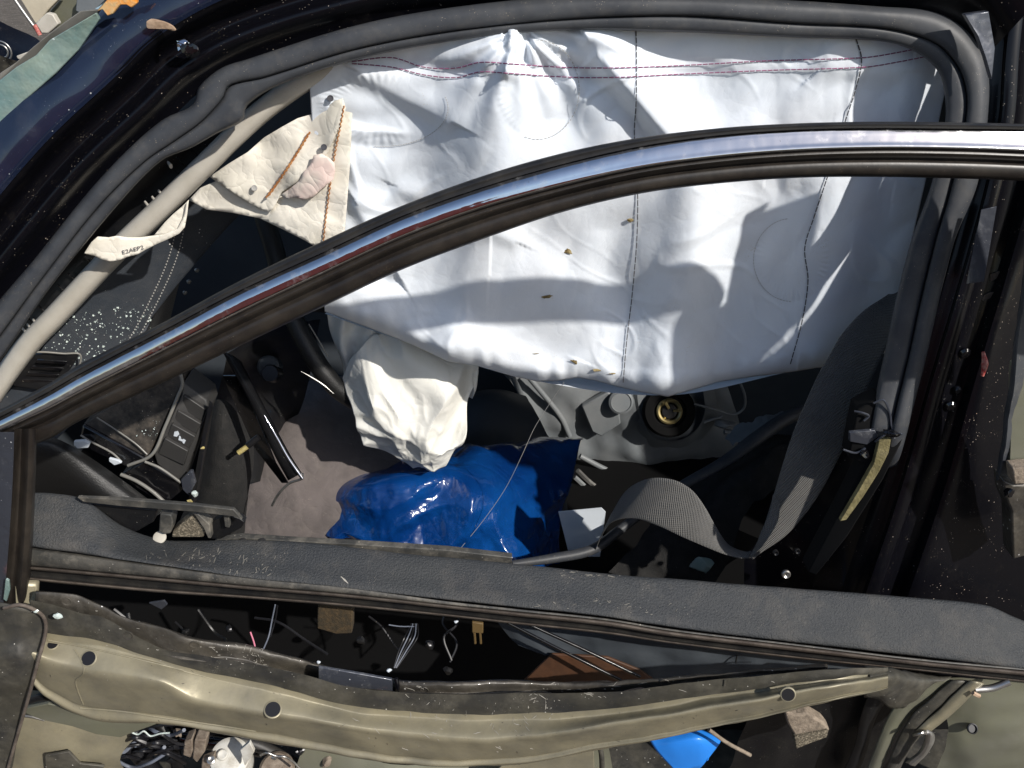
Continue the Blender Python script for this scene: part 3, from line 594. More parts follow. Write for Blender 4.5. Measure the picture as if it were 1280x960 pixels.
tube('bracket_tip', [(340,632,.24),(348,618,.235),(362,604,.228),(378,598,.22),(378,592,.22)], .0022, M['metal'], col_, 24, 8)
tube('lever', [(376,464,.36),(390,472,.36),(404,481,.36),(417,492,.355)], [.0005,.0016,.002,.0005], M['metal'], col_, 16, 8)
tube('connector', [(298,566,.25),(312,556,.255)], .0045, M['foam'], col_, 2, 8)
tube('connector', [(310,557,.255),(324,546,.26)], .006, M['steel_dark'], col_, 2, 8)
for i, (x, y) in enumerate(((236,352),(231,366),(208,368),(246,338))):
    lump('knob', x, y, .5, .004, .004, .004, M['grey_edge'], col_, .3, i, 2)

# ------------------------------------------------------------------ driver airbag
da = Thing('driver_airbag', 'deflated crumpled off white airbag hanging from the steering wheel', 'airbag', tuple(P(510,500,.4)))
def crumple(v, u, t):
    v = v.copy(); q = Vector((v.x*11, v.z*9, 3.3))
    wq = q+Vector((noise.noise(q*.7), noise.noise(q*.7+Vector((9,1,0))), 0))*.8
    a = abs(noise.noise(wq*.75)); b = abs(noise.noise(wq*1.6+Vector((3,5,1)))); c = abs(noise.noise(wq*3.4))
    v.y += .050*a + .022*b + .006*c
    return v
loft('bag_cloth', [[(424,484,.36),(436,455,.36),(458,430,.36),(478,424,.36),(510,424,.37),(545,440,.38),(585,450,.40)],
    [(430,500,.35),(450,470,.34),(470,455,.335),(490,450,.335),(520,450,.34),(555,460,.35),(597,462,.39)],
    [(440,520,.34),(460,500,.325),(485,490,.315),(505,488,.315),(530,488,.32),(560,490,.33),(594,486,.38)],
    [(448,545,.34),(470,530,.32),(495,520,.31),(515,520,.31),(535,520,.315),(560,520,.33),(583,515,.36)],
    [(458,563,.345),(480,555,.325),(505,552,.315),(522,552,.315),(540,550,.32),(560,548,.33),(583,545,.35)],
    [(492,577,.35),(505,576,.335),(520,576,.33),(532,578,.33),(542,577,.33),(555,572,.34),(577,560,.35)],
    [(515,588,.37),(524,590,.36),(532,592,.355),(538,593,.355),(546,592,.36),(552,590,.37),(556,588,.38)]], M['wheelbag'], da, n=110, m=14, fn=crumple, sharp=35, thick=.001)
loft('bag_neck', [[(408,390,.42),(440,390,.41),(480,400,.40),(530,410,.40),(600,430,.42)], [(412,420,.43),(440,420,.40),(480,430,.39),(530,440,.39),(598,458,.41)], [(424,450,.42),(445,450,.40),(480,460,.39),(530,470,.39),(596,480,.41)], [(432,488,.42),(450,480,.40),(480,490,.39),(530,500,.39),(590,500,.41)]], M['wheelbag'], da, n=90, m=10,
     fn=lambda v, u, t: v+Vector((0, .010*math.sin(u*34+2*math.sin(t*3))+.006*noise.noise(v*30), 0)), thick=.001, sharp=60)

# ------------------------------------------------------------------ curtain airbag
FOLDS = [ # x0,y0,x1,y1,width on the front side,width on the rear side,amp  (positive = towards the window)
 (626,80,618,225,70,55,.056),(640,70,690,95,12,16,-.012),(736,50,846,180,16,40,.030),(520,150,500,300,60,60,-.016),
 (452,92,560,150,12,26,.012),(445,70,600,92,10,10,-.006),(686,110,700,160,34,34,-.016),(905,75,1120,88,16,26,.006),(985,120,905,185,34,44,.012),
 (448,260,492,335,10,26,.014),(600,300,560,440,22,40,.012),(650,270,850,420,34,34,-.010),(700,440,470,345,34,26,-.010),
 (868,240,838,490,44,36,.030),(770,290,775,450,34,34,-.012),(950,250,900,460,40,50,-.016),(1030,230,1000,430,26,50,.008),(1110,220,1070,430,26,30,-.010),
 (1140,90,1120,220,20,26,.008),(660,45,655,75,7,7,-.014),(640,40,634,90,7,9,.014),(1000,60,960,140,26,30,-.006),
 (410,250,405,330,20,20,-.01),(440,395,560,440,9,9,.004),(600,455,760,478,8,8,.004),(900,472,1040,455,9,9,.004),(500,235,640,300,10,20,.006),(430,350,470,300,7,9,.006)]
BT = [(408,390),(440,402),(470,413),(520,433),(560,452),(600,458),(640,470),(672,477),(700,476),(722,472),(745,476),(770,483),(800,490),(835,496),(870,486),(900,477),(940,471),(990,465),(1020,460),(1060,456),(1110,440)]
def botline(x):
    if x <= BT[0][0]: return BT[0][1]
    for (a, b), (c2, d) in zip(BT, BT[1:]):
        if x <= c2: return b+(d-b)*(x-a)/(c2-a)
    return BT[-1][1]
def ybag(x, y):
    Yv = .215 + .05*min(1, max(0, (y-60)/400))
    s = 0
    for x0, y0, x1, y1, wa, wb_, am in FOLDS:
        dx, dy = x1-x0, y1-y0; L2 = dx*dx+dy*dy; t = ((x-x0)*dx+(y-y0)*dy)/L2; tt = min(1, max(0, t))
        d2 = (x-x0-dx*tt)**2+(y-y0-dy*tt)**2
        side = (x-x0)*dy-(y-y0)*dx; wd = wb_ if side > 0 else wa
        s += am*math.exp(-d2/(wd*wd))
    n1 = noise.noise(Vector((x*.008+y*.003, y*.006, 1.7)))*.012
    q = Vector((x*.018+y*.010, y*.012-x*.004, 5)); n2 = (math.sqrt(noise.noise(q)**2+.004)-.2)*.007
    n3 = (abs(noise.noise(Vector((x*.035, y*.022+x*.012, 9))))-.2)*.0012
    top = math.exp(-max(0, y-50)/60)*.004*math.sin(x*.05)
    b = botline(x); e = max(0, 1-(b-y)/28.0); curl = .03*e**3
    wr = 0
    for cx, cy, rx, ry in SEAMS:
        rr_ = math.hypot((x-cx)/rx, (y-cy)/ry); dd = (rr_-1)*min(rx, ry); 
        if abs(dd) < 26:
            th = math.atan2((y-cy)/ry, (x-cx)/rx); wr += (.0007*math.sin(th*min(rx, ry)*.95+1.5*noise.noise(Vector((x*.04, y*.04, 3))))*math.exp(-((dd+8)/7)**2) - .0008*math.exp(-(dd/4)**2))*max(0, .3+noise.noise(Vector((x*.012, y*.012, 7)))*2)
    an = math.atan2(y-35, x-652); ds = math.hypot(x-652, y-35)
    rad = .0038*math.sin(an*17+1.5*noise.noise(Vector((x*.01, y*.01, 4))))*math.exp(-((ds-70)/70)**2)
    lf = .0013*math.sin(y*.16+2.5*noise.noise(Vector((x*.012, y*.02, 6))))*math.exp(-((x-450)/70)**2)
    hm = .0016*math.sin(x*.21+3*noise.noise(Vector((x*.02, 0, 8))))*math.exp(-((b-y-9)/14)**2)
    wv_ = Vector((x*.012+.5*noise.noise(Vector((x*.006, y*.006, 2))), y*.012, 11)); cr1 = max(0, .10-abs(noise.noise(wv_)))*.05*max(0, .1+noise.noise(Vector((x*.006, y*.007, 21)))*1.3)
    cr2 = max(0, .12-abs(noise.noise(Vector((x*.022-y*.012, y*.018, 15)))))*.016*max(0, .1+noise.noise(Vector((x*.007, y*.008, 31)))*1.2)
    return Yv - s - n1*1.2 - n2 - n3 - top + curl - wr - rad - lf - hm - cr1 - cr2
SEAMS = [(478,135,82,48),(672,112,52,62),(990,325,48,52)]
cur = Thing('curtain_airbag', 'large deflated white side curtain airbag hanging below the roof rail', 'airbag', (.1, .25, 1.3))
NX, NY = 400, 230; vs = []; uv = []
for i in range(NX):
    u = i/(NX-1)
    for j in range(NY):
        v = j/(NY-1); v2 = v**.9
        xt = 386+u*812; xb = 406+u*700; x = xt+(xb-xt)*v
        yt = 26+60*max(0, 1-u*6)*1.0
        y = yt+(botline(x)-yt)*v2
        Yv = ybag(x, y); vs.append(P(x, y, Yv)); uv.append((u*.8, v*.45))
fs = [(i*NY+j, i*NY+j+1, (i+1)*NY+j+1, (i+1)*NY+j) for i in range(NX-1) for j in range(NY-1)]
bag = make('bag_cloth', vs, fs, M['airbag'], cur, True, 180, thick=.0012, uvs=uv)
# lower rear lobe of the same cloth, rolled away behind the belt
loft('rolled_lobe', [[(406,392,.30),(520,432,.31),(660,474,.31),(835,494,.31),(990,464,.31),(1110,438,.31)], [(420,380,.36),(520,420,.37),(660,460,.37),(835,470,.37),(990,450,.37),(1110,420,.37)]], M['airbag'], cur, n=60, m=4)
def seamline(name, pts, mt, r=.0007, dash=None, lift=.0022, par=None, n=120):
    W2 = [Vector((x, y, 0)) for x, y in pts]; C = spline(W2, knots_of([W2]), n)
    runs = []; 
    if dash:
        a, b = dash; i = 0
        while i < n-1: runs.append(C[i:min(n, i+a+1)]); i += a+b
    else: runs = [C]
    verts = []; faces = []
    for run in runs:
        if len(run) < 2: continue
        for i, c_ in enumerate(run):
            p = P(c_.x, c_.y, ybag(c_.x, c_.y)-lift)
            t = (run[min(i+1, len(run)-1)]-run[max(i-1, 0)]); t = Vector((t.x, 0, -t.y)).normalized(); nn = Vector((-t.z, 0, t.x))
            b0 = len(verts)
            verts += [p+nn*r, p+Vector((0,-r,0)), p-nn*r, p+Vector((0, r, 0))]
            if i: 
                for q in range(4): faces.append((b0-4+q, b0-4+(q+1) % 4, b0+(q+1) % 4, b0+q))
        
    return make(name, verts, faces, mt, par or cur, True, 180)
seamline('long_seam', [(795,38),(796,80),(795,130),(793,165),(797,240),(796,300),(790,370),(783,430),(779,478)], M['thread_black'], .0007, (5,1), n=300)
seamline('long_seam', [(1070,48),(1077,75),(1070,110),(1057,150),(1034,222),(1018,270),(1006,310),(1010,350),(1003,400),(988,455)], M['thread_black'], .0008, (5,1), n=300)
for dy in (0, 12):
    seamline('cross_seam', [(440,77+dy*.2),(490,72+dy),(530,84+dy*.8),(570,85+dy),(600,78+dy),(640,80+dy),(700,84+dy),(760,85+dy),(850,82+dy*.9),(960,76+dy),(1080,72+dy),(1120,66+dy),(1170,56+dy)], M['thread_purple'], .0007, (4,1), n=500)
for (cx, cy, rx, ry), (a0, a1) in zip(SEAMS, ((-.3, 1.7), (-1.6, 1.9), (1.6, 4.6))):
    seamline('tether_seam', [(cx+rx*math.cos(a0+(a1-a0)*k/14), cy+ry*math.sin(a0+(a1-a0)*k/14)) for k in range(15)], M['stitch'], .0004, (4,2), n=240)
for i, (x, y, rx, rz) in enumerate(((712,316,.009,.008),(680,371,.011,.005),(788,274,.004,.004),(717,452,.009,.006),(745,463,.012,.003),(763,467,.008,.003),(672,442,.008,.0015))):
    lump('dirt_clod', x, y, ybag(x, y)-.002, rx, .0018, rz, M['dirt'], cur, .9, i+20, 3, facets=9)
# eyelet at the top
disc('eyelet', P(607,47,.19), (0,-.9,.3), [(.012,0),(.011,.003),(.007,.003),(.006,-.002)], M['thread_black'], cur, 20)

# cream stitched end of the curtain, with its tether strap
def ycr(x, y): return .232 + .00015*(400-x) - .004*math.sin(x*.05+y*.03) - .006*noise.noise(Vector((x*.03, y*.03, 2)))
def sheet(name, poly, fnY, mt, par, step=6, thick=.0012, label=None):
    """cloth piece with outline poly (pixels) on the depth function fnY"""
    A = [Vector((x, y)) for x, y in poly]
    pts = [a for a in A]; edges = [(i, (i+1) % len(A)) for i in range(len(A))]
    # densify the outline
    D = []
    for i in range(len(A)):
        a, b = A[i], A[(i+1) % len(A)]; k = max(1, int((b-a).length/step))
        for q in range(k): D.append(a.lerp(b, q/k))
    nD = len(D); E = [(i, (i+1) % nD) for i in range(nD)]
    x0 = min(p.x for p in D); x1 = max(p.x for p in D); y0 = min(p.y for p in D); y1 = max(p.y for p in D)
    def inside(p):
        c = False
        for i in range(nD):
            a, b = D[i], D[(i+1) % nD]
            if (a.y > p.y) != (b.y > p.y) and p.x < (b.x-a.x)*(p.y-a.y)/(b.y-a.y)+a.x: c = not c
        return c
    G = []; y = y0+step*.5; r = 0
    while y < y1:
        x = x0+step*(.5 if r % 2 else 0)
        while x < x1:
            p = Vector((x, y))
            if inside(p) and min((p-d).length for d in D) > step*.55: G.append(p)
            x += step
        y += step*.87; r += 1
    res = geometry.delaunay_2d_cdt(D+G, E, [list(range(nD))], 1, 1e-4)
    V2, _, F2 = res[0], res[1], res[2]
    verts = [P(v.x, v.y, fnY(v.x, v.y)) for v in V2]
    fc = [tuple(f)[::-1] for f in F2]
    # outward = towards camera
    if fc:
        a, b, c_ = [verts[i] for i in fc[0][:3]]
        if (b-a).cross(c_-a).y > 0: fc = [f[::-1] for f in fc]
    return make(name, verts, fc, mt, par, True, 180, thick=thick, uvs=[(v.x*.001, v.y*.001) for v in V2], label=label)
endp = sheet('end_panel', [(415,128),(441,122),(438,200),(433,262),(428,318),(404,314),(380,300),(350,285),(325,273),(290,266),(258,262),(236,250),(250,235),(280,222),(330,200),(370,170)], lambda x, y: ycr(x, y), M['airbag_cream'], cur, 5)
flap = sheet('end_flap', [(262,221),(285,205),(310,190),(330,172),(350,160),(372,148),(392,142),(404,138),(418,126),(428,123),(432,135),(428,150),(420,165),(410,190),(395,210),(375,225),(352,240),(344,256),(338,264),(325,262),(300,248),(280,234)], lambda x, y: ycr(x, y)-.010-.003*math.sin(x*.09), M['airbag_cream'], cur, 5)
sheet('pink_patch', [(350,244),(362,236),(374,226),(380,214),(388,206),(392,194),(402,192),(412,198),(418,204),(419,214),(417,224),(410,230),(400,238),(392,246),(380,250),(368,247),(358,249)], lambda x, y: ycr(x, y)-.0135-.004*math.sin((x-360)*.05), M['pink'], cur, 4)
def threadline(pts, mt, fnY, r=.0009, n=60, parent=None):
    W2 = [Vector((x, y, 0)) for x, y in pts]; C = spline(W2, knots_of([W2]), n)
    return tube('stitch_line', [P(c_.x+.9*math.sin(i*2.3), c_.y, fnY(c_.x, c_.y)) for i, c_ in enumerate(C)], r, mt, parent, n*2, 5)
threadline([(387,165),(376,184),(362,206),(350,224),(333,247)], M['thread_rust'], lambda x, y: ycr(x, y)-.0155, .0014, 50, flap)
threadline([(385,168),(374,187),(360,209),(349,226),(337,244)], M['thread_rust'], lambda x, y: ycr(x, y)-.0155, .0009, 40, flap)
threadline([(430,132),(426,155),(420,185),(415,215),(411,245),(407,275),(404,306)], M['thread_rust'], lambda x, y: ycr(x, y)-.0125 if y < 160 else ycr(x, y)-.003, .0009, 80, endp)
for x, y, dY in ((413,123,-.004),(405,184,-.013),(318,235,-.014)):
    Yv = ybag(x, y)-.004 if (x, y) == (413,123) else ycr(x, y)+dY
    disc('eyelet', P(x, y, Yv), (0,-.9,.4), [(.0042,0),(.0040,.0012),(.0030,.0012),(.0028,.0004)], M['thread_black'] if x > 400 else M['stitch'], cur, 16)
def yst(x, y): return .185+.00035*max(0, x-150)+.006*math.sin(x*.045)
strap = sheet('tether_strap', [(105,317),(114,303),(122,296),(136,297),(146,295),(160,297),(175,297),(190,295),(205,293),(222,286),(230,270),(233,254),(236,250),(234,268),(231,284),(224,292),(210,299),(196,305),(184,311),(172,318),(160,321),(150,325),(138,327),(128,325),(118,320)], yst, M['airbag_cream'], cur, 3.5, .0015)
sheet('strap_fold', [(192,295),(206,278),(216,268),(228,258),(236,250),(232,276),(222,289),(208,294)], lambda x, y: yst(x, y)+.006, M['airbag_cream'], cur, 3.5, .0015)
# printed letters on the strap
def letters(txt, x0, y0, x1, y1, size, fnY, mt, parent):
    cu = bpy.data.curves.new('printed_code', 'FONT'); cu.body = txt; cu.size = 1; cu.extrude = 0
    tmp = bpy.data.objects.new('tmp', cu); COL.objects.link(tmp); bpy.context.view_layer.update()
    me = bpy.data.meshes.new_from_object(tmp); wd = max(v.co.x for v in me.vertices)
    vs_ = []
    ax_ = Vector((x1-x0, y1-y0)); ln = ax_.length; ax_ /= ln; up_ = Vector((ax_.y, -ax_.x))
    for v in me.vertices:
        p = Vector((x0, y0))+ax_*(v.co.x/wd*ln)+up_*(v.co.y*size)
        vs_.append(P(p.x, p.y, fnY(p.x, p.y)))
    fs_ = [tuple(p.vertices) for p in me.polygons]
    COL.objects.unlink(tmp); bpy.data.objects.remove(tmp)
    return make('printed_code', vs_, fs_, mt, parent, False)
letters('E2AEP2', 153, 318, 180, 311, 7, lambda x, y: yst(x, y)-.0022, M['thread_black'], strap)

# ------------------------------------------------------------------ seat belt
bw = lambda L: L
belt = Thing('seat_belt', 'loose grey woven seat belt looping down beside the centre pillar', 'seat belt', tuple(P(940,690,.1)))
loft('belt_webbing', [
  [(1135,330,.27),(1117,362,.26),(1080,388,.23),(1052,418,.20),(1036,445,.185),(1024,466,.175),(1006,505,.16),(990,545,.15),(977,585,.14),(965,625,.14),(952,665,.13),(938,695,.125)],
  [(1145,370,.22),(1128,396,.21),(1110,430,.19),(1096,460,.175),(1087,480,.17),(1079,500,.165),(1062,545,.15),(1044,580,.145),(1028,610,.14),(1004,645,.135),(978,672,.13),(941,696,.125)]], M['webbing'], belt, n=140, m=12, thick=.0012,
  fn=lambda v, u, t: v+Vector((0, .006*math.sin(t*3.14)*math.sin(u*5), 0)), sharp=180)
loft('belt_webbing', [
  [(941,697,.128),(924,697,.13),(905,692,.135),(884,684,.14),(855,672,.15),(822,657,.165),(793,648,.185),(765,652,.21),(752,668,.24),(742,692,.27)],
  [(939,690,.131),(926,688,.16),(910,680,.17),(896,660,.175),(880,632,.175),(864,612,.18),(842,600,.19),(812,598,.21),(784,612,.25),(764,642,.30)]], M['webbing'], belt, n=140, m=12, thick=.0012, sharp=180,
  fn=lambda v, u, t: v+Vector((0, .005*math.sin(t*3.14)*math.sin(u*6+1), 0)))
loft('belt_edge_turn', [[(940,696,.122),(950,668,.124),(962,640,.128),(966,618,.132)], [(939,698,.118),(955,680,.116),(972,652,.118),(975,630,.126)]], M['webbing'], belt, n=30, m=4, thick=.0012)

# broken pillar trim
bt_ = Thing('broken_pillar_trim', 'snapped black trim end with ochre foam strip beside the belt', 'trim piece', tuple(P(1080,560,0.035)))
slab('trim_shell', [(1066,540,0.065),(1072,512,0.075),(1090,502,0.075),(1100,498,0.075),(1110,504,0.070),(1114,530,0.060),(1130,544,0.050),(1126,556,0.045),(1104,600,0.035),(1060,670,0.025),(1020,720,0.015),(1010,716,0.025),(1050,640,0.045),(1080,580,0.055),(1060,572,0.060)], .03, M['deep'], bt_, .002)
slab('foam_strip', [(1099,552,.045),(1114,549,.045),(1111,566,.042),(1099,590,.038),(1080,620,.034),(1058,650,.030),(1050,652,.030),(1074,612,.036),(1092,580,.042)], .008, M['foam_dim'], bt_, .001)
slab('metal_tongue', [(1062,541,0.055),(1094,538,0.053),(1098,546,0.053),(1084,556,0.055),(1062,552,0.057)], .006, M['flange_blue'], bt_, .001)
for pts in ([(1092,504,0.065),(1104,500,0.063),(1112,516,0.060),(1116,536,0.053),(1128,543,0.045)], [(1094,552,0.050),(1104,545,0.045),(1114,540,0.045),(1118,548,0.043)], [(1068,514,0.070),(1078,516,0.065),(1086,520,0.065),(1080,526,0.065)], [(1054,562,0.055),(1070,566,0.053),(1082,560,0.053)]):
    tube('torn_edge', pts, .0015, M['flange_blue'], bt_, 24, 6)
lump('crushed_corner', 1114, 543, .043, .011, .008, .009, M['plastic_gloss'], bt_, .6, 31, 3, facets=16)
lump('crushed_corner', 1080, 566, .053, .014, .01, .008, M['plastic_gloss'], bt_, .6, 32, 3, facets=16)

tt = tube('loose_thread', [(705,478,.28),(690,500,.30),(668,535,.32),(652,570,.33),(632,610,.34),(606,648,.34),(572,690,.33)], .0005, M['stitch'], None, 60, 5, loc=tuple(P(572,690,.33)))
tagged(tt, 'single pale thread hanging from the white curtain across the cabin', 'thread')

# ------------------------------------------------------------------ the door, hanging open in front
door = Thing('crashed_front_door', 'crushed front door with chrome window frame and its outer skin torn away', 'car door', (0, -.1, .35))
DX = [-60,0,60,100,200,300,400,500,600,700,800,900,1000,1100,1200,1280,1340]
def dense(y): return y
e_top = [540,512,480,455,405,351,303,258,221,192,172,160,154,152,153,155,158]
e_ct  = [548,520,489,466,414,362,316,270,234,205,182,168,161,159,160,161,164]
e_cb  = [572,541,513,492,442,392,345,299,262,234,211,197,189,186,187,190,193]
e_bt  = [602,570,549,526,480,432,385,338,300,266,242,229,222,221,223,226,230]
def drow(e, off, dy=0): return [(x, y+dy, yd(x, y)+(off(x) if callable(off) else off)) for x, y in zip(DX, e)]
def sstep(x, a, b):
    t = min(1, max(0, (x-a)/(b-a))); return t*t*(3-2*t)
def chp(a, b): return lambda x: a*(1-sstep(x, 620, 1020))+b*sstep(x, 620, 1020)
mixr = lambda a, b, t: [p*(1-t)+q*t for p, q in zip(a, b)]
loft('outer_weatherstrip', [drow(e_top, .02), drow(e_top, .004, 1), drow(mixr(e_top, e_ct, .5), -.003), drow(e_ct, .002, 1)], M['rubber_dark'], door, n=160, m=4)
loft('chrome_trim', [drow(e_ct, .016), drow(e_ct, chp(.0035, .006), 1), drow(mixr(e_ct, e_cb, .22), chp(-.0010, .0036)), drow(mixr(e_ct, e_cb, .42), chp(-.0038, .0016)), drow(mixr(e_ct, e_cb, .68), chp(-.0052, -.0010)), drow(mixr(e_ct, e_cb, .92), chp(-.0050, -.0035)), drow(e_cb, .008)], M['chrome'], door, n=200, m=5, sharp=180)
loft('window_channel', [drow(mixr(e_cb, e_bt, -.02), .004), drow(mixr(e_cb, e_bt, .15), .001), drow(mixr(e_cb, e_bt, .28), .006), drow(mixr(e_cb, e_bt, .36), .012), drow(mixr(e_cb, e_bt, .5), .008), drow(mixr(e_cb, e_bt, .85), .008), drow(e_bt, .018), drow(mixr(e_cb, e_bt, .98), .035)], M['channel'], door, n=160, m=3, sharp=50)
loft('frame_inner', [drow(e_top, .022), drow(mixr(e_top, e_bt, .5), .042), drow(mixr(e_cb, e_bt, .98), .036)], M['plastic'], door, n=100, m=3)
loft('rear_shade_post', [[(1352,180,-.06),(1352,240,-.07),(1352,310,-.08),(1358,385,-.09)], [(1358,180,-.07),(1358,240,-.08),(1360,310,-.09),(1366,390,-.10)], [(1560,150,-.06),(1560,230,-.07),(1550,310,-.08),(1540,395,-.09)]], M['channel'], door, n=30, m=4, thick=.004, label='added rear frame upright, placed and cut to cast shade')  # upright added out of view, its length cut to shape the shade
# corner post at the front of the window
pxs = [(-30, -40, .02), (-4, -12, 0), (18, 4, -.006), (24, 10, .004), (27, 14, .006), (36, 24, -.002), (43, 32, .004), (46, 36, .03)]
loft('corner_post', [[(a, 536 if a > 20 else 540, -.12+o), (a*.85+b*.15, 600, -.124+o), (a*.5+b*.5, 680, -.13+o), (b, 766, -.135+o)] for a, b, o in pxs[:3]], M['flange_blue'], door, n=40, m=4)
loft('corner_post', [[(a, 536, -.12+o), (a*.85+b*.15, 600, -.124+o), (a*.5+b*.5, 680, -.13+o), (b, 758, -.135+o)] for a, b, o in pxs[2:]], M['channel'], door, n=40, m=4)
slab('teal_glass_sliver', [(7,724,-.15),(11,726,-.15),(12,738,-.15),(8,752,-.15),(4,749,-.15)], .003, M['glass'], door, .0005)
# belt-line pad
PX = [25,60,105,150,200,240,300,400,500,640,760,840,1000,1170,1235,1270,1330]
p_top = [616,616,624,655,674,676,675,679,691,704,717,723,736,749,757,772,796]
p_bot = [680,686,692,699,706,712,721,732,743,758,771,784,803,822,830,835,842]
def prw(e, off): return [(x, y, -.10+off) for x, y in zip(PX, e)]
loft('beltline_pad', [prw([y+2 for y in p_top], .075), prw(mixr(p_top, p_bot, .01), .055), prw(mixr(p_top, p_bot, .12), .046), prw(mixr(p_top, p_bot, .55), .022), prw(mixr(p_top, p_bot, .88), .003), prw(p_bot, -.001), prw([y-1 for y in p_bot], .012)], M['pad'], door, n=180, m=6, disp=(.0012, 16), sharp=60)
XS = [20,100,200,320,430,560,640,760,840,1000,1150,1280,1330]
def mk(e): return e
s_a = [681,692,706,722,733,751,760,773,786,805,823,835,840]
s_b = [706,713,722,733,742,756,764,776,789,808,826,838,843]
s_c = [711,718,727,738,747,761,770,783,796,815,832,845,850]
s_d = [723,731,740,748,757,770,779,792,804,823,838,852,857]
def srw(e, off): return [(x, y, -.105+off) for x, y in zip(XS, e)]
loft('lower_wedge', [srw([y+1 for y in s_a], .010), srw(mixr(s_a, s_b, .2), .003), srw(mixr(s_a, s_b, .9), .001), srw(s_b, .012)], M['pad_worn'], door, n=120, m=3)
loft('glass_seal', [srw(s_b, .012), srw(mixr(s_b, s_c, .15), .001), srw(mixr(s_b, s_c, .5), -.004), srw(mixr(s_b, s_c, .9), .0), srw(s_c, .012)], M['seal_brown'], door, n=120, m=3)
loft('glass_slot', [srw(s_c, .012), srw(mixr(s_c, s_d, .5), .014), srw(mixr(s_c, s_d, .8), .006)], M['rubber_dark'], door, n=120, m=3)
loft('slot_lip', [srw(mixr(s_c, s_d, .72), .006), srw(mixr(s_c, s_d, .82), -.004), srw(s_d, -.003), srw([y+1 for y in s_d], .012)], M['seal_brown'], door, n=120, m=3)
# mirror-corner bracket on top of the pad
mb = Thing('mirror_corner_bracket', 'dark plastic mirror corner bracket with a brown foam pad', 'bracket', tuple(P(220,655,-.04)))
slab('top_bar', [(96,622,-.06),(150,624,-.06),(240,631,-.06),(292,637,-.06),(303,650,-.06),(292,646,-.06),(240,640,-.06),(150,633,-.06),(104,628,-.06)], .006, M['pad_worn'], mb, .0012)
slab('web_plate', [(112,630,-.045),(196,638,-.045),(192,652,-.045),(172,664,-.045),(160,666,-.045),(140,648,-.045)], .01, M['plastic'], mb, .001)
slab('post', [(200,642,-.052),(214,644,-.052),(216,652,-.052),(213,667,-.052),(205,668,-.052),(198,664,-.052)], .02, M['pad_worn'], mb, .0015)
slab('foam_block', [(240,645,-.045),(250,652,-.045),(258,660,-.045),(254,672,-.045),(214,672,-.045),(216,664,-.045),(228,654,-.045)], .02, M['foam_brown'], mb, .002)
slab('strut', [(242,642,-.05),(248,643,-.05),(262,656,-.05),(264,673,-.05),(260,673,-.05),(254,660,-.05)], .015, M['pad_worn'], mb, .001)
slab('end_plate', [(263,655,-.04),(280,642,-.04),(300,648,-.04),(306,653,-.04),(302,660,-.04),(276,674,-.04),(264,674,-.04)], .012, M['plastic'], mb, .0015)
slab('lug', [(279,644,-.05),(286,644,-.05),(287,660,-.05),(281,659,-.05)], .008, M['pad_worn'], mb, .001)
disc('cream_washer', P(200,672,-.048), (0,-.6,.8), [(.0085,0),(.0085,.002),(.006,.003)], M['cream'], mb, 24)
slab('fixing_strip', [(268,676,-.03),(300,672,-.03),(360,676,-.03),(440,680,-.03),(560,688,-.03),(640,697,-.03),(640,705,-.03),(440,688,-.03),(300,681,-.03)], .01, M['pad_worn'], door, .001)
for x in (304, 328): disc('fixing_screw', P(x, 677, -.034), (0,-.5,.87), [(.005,0),(.005,.0015),(.002,.002)], M['rubber_dark'], door, 16)

# bent flange along the top of the torn skin
FX = [45,90,130,170,210,245,300,350,400,450,492,500,560,620,680,700,740,780,850,940,1035]
f_t = [738,742,758,776,786,798,806,817,830,840,848,850,852,851,852,852,851,850,845,838,832]
f_b = [775,786,800,812,820,826,830,842,856,863,867,868,870,869,868,873,873,868,856,846,838]
def frow(e, off): return [(x, y, -.165+off+.012*math.sin(x*.02)) for x, y in zip(FX, e)]
loft('torn_flange', [frow(f_t, .018), frow([y+1 for y in f_t], .002), frow(mixr(f_t, f_b, .3), -.002), frow(mixr(f_t, f_b, .8), -.001), frow(f_b, -.006)], M['flange'], door, n=220, m=4, disp=(.0035, 18), thick=.0012)
slab('scuffed_section', [(398,834,-.178),(440,841,-.175),(490,850,-.173),(492,864,-.173),(440,860,-.175),(398,852,-.178)], .004, M['flange_blue'], door, .001)
tube('flange_fold', [(495,848,-.172),(497,858,-.176),(495,870,-.172)], .003, M['paint_black'], door, 10, 8)
tube('flange_lip', [(500,870,-.176),(560,871,-.168),(640,870,-.168),(672,868,-.17),(690,877,-.172),(712,879,-.172),(760,872,-.172),(790,862,-.17),(850,856,-.168)], .0012, M['bare'], door, 70, 6)
# champagne intrusion beam
BX = [38,60,100,130,200,250,350,450,550,650,750,850,950,1050,1110]
b0 = [752,758,770,776,812,822,838,862,869,869,868,856,846,838,836]
b1 = [800,806,808,812,830,846,868,892,900,901,896,880,866,850,841]
b2 = [815,824,835,838,850,872,889,908,918,919,905,889,873,856,845]
b3 = [825,840,850,853,866,884,900,917,930,929,914,897,880,862,850]
b4 = [840,858,880,884,892,902,918,936,948,946,929,910,892,869,858]
b5 = [850,872,894,900,903,911,929,946,957,954,936,916,897,873,860]
def brow(e, off): return [(x, y, -.17+off-.00003*x+(.05*max(0, (x-1040)/70))) for x, y in zip(BX, e)]
beam = loft('reinforcement_beam', [brow(b0, .02), brow(mixr(b0, b1, .15), .006), brow(mixr(b0, b1, .9), .0), brow(b1, -.002), brow(b2, -.022), brow(mixr(b2, b3, .5), -.0245), brow(b3, -.022), brow(b4, -.012), brow(mixr(b4, b5, .2), -.010), brow(b5, -.014), brow([y+1 for y in b5], .01)], M['champagne'], door, n=240, m=4, disp=(.0032, 13), sharp=60)
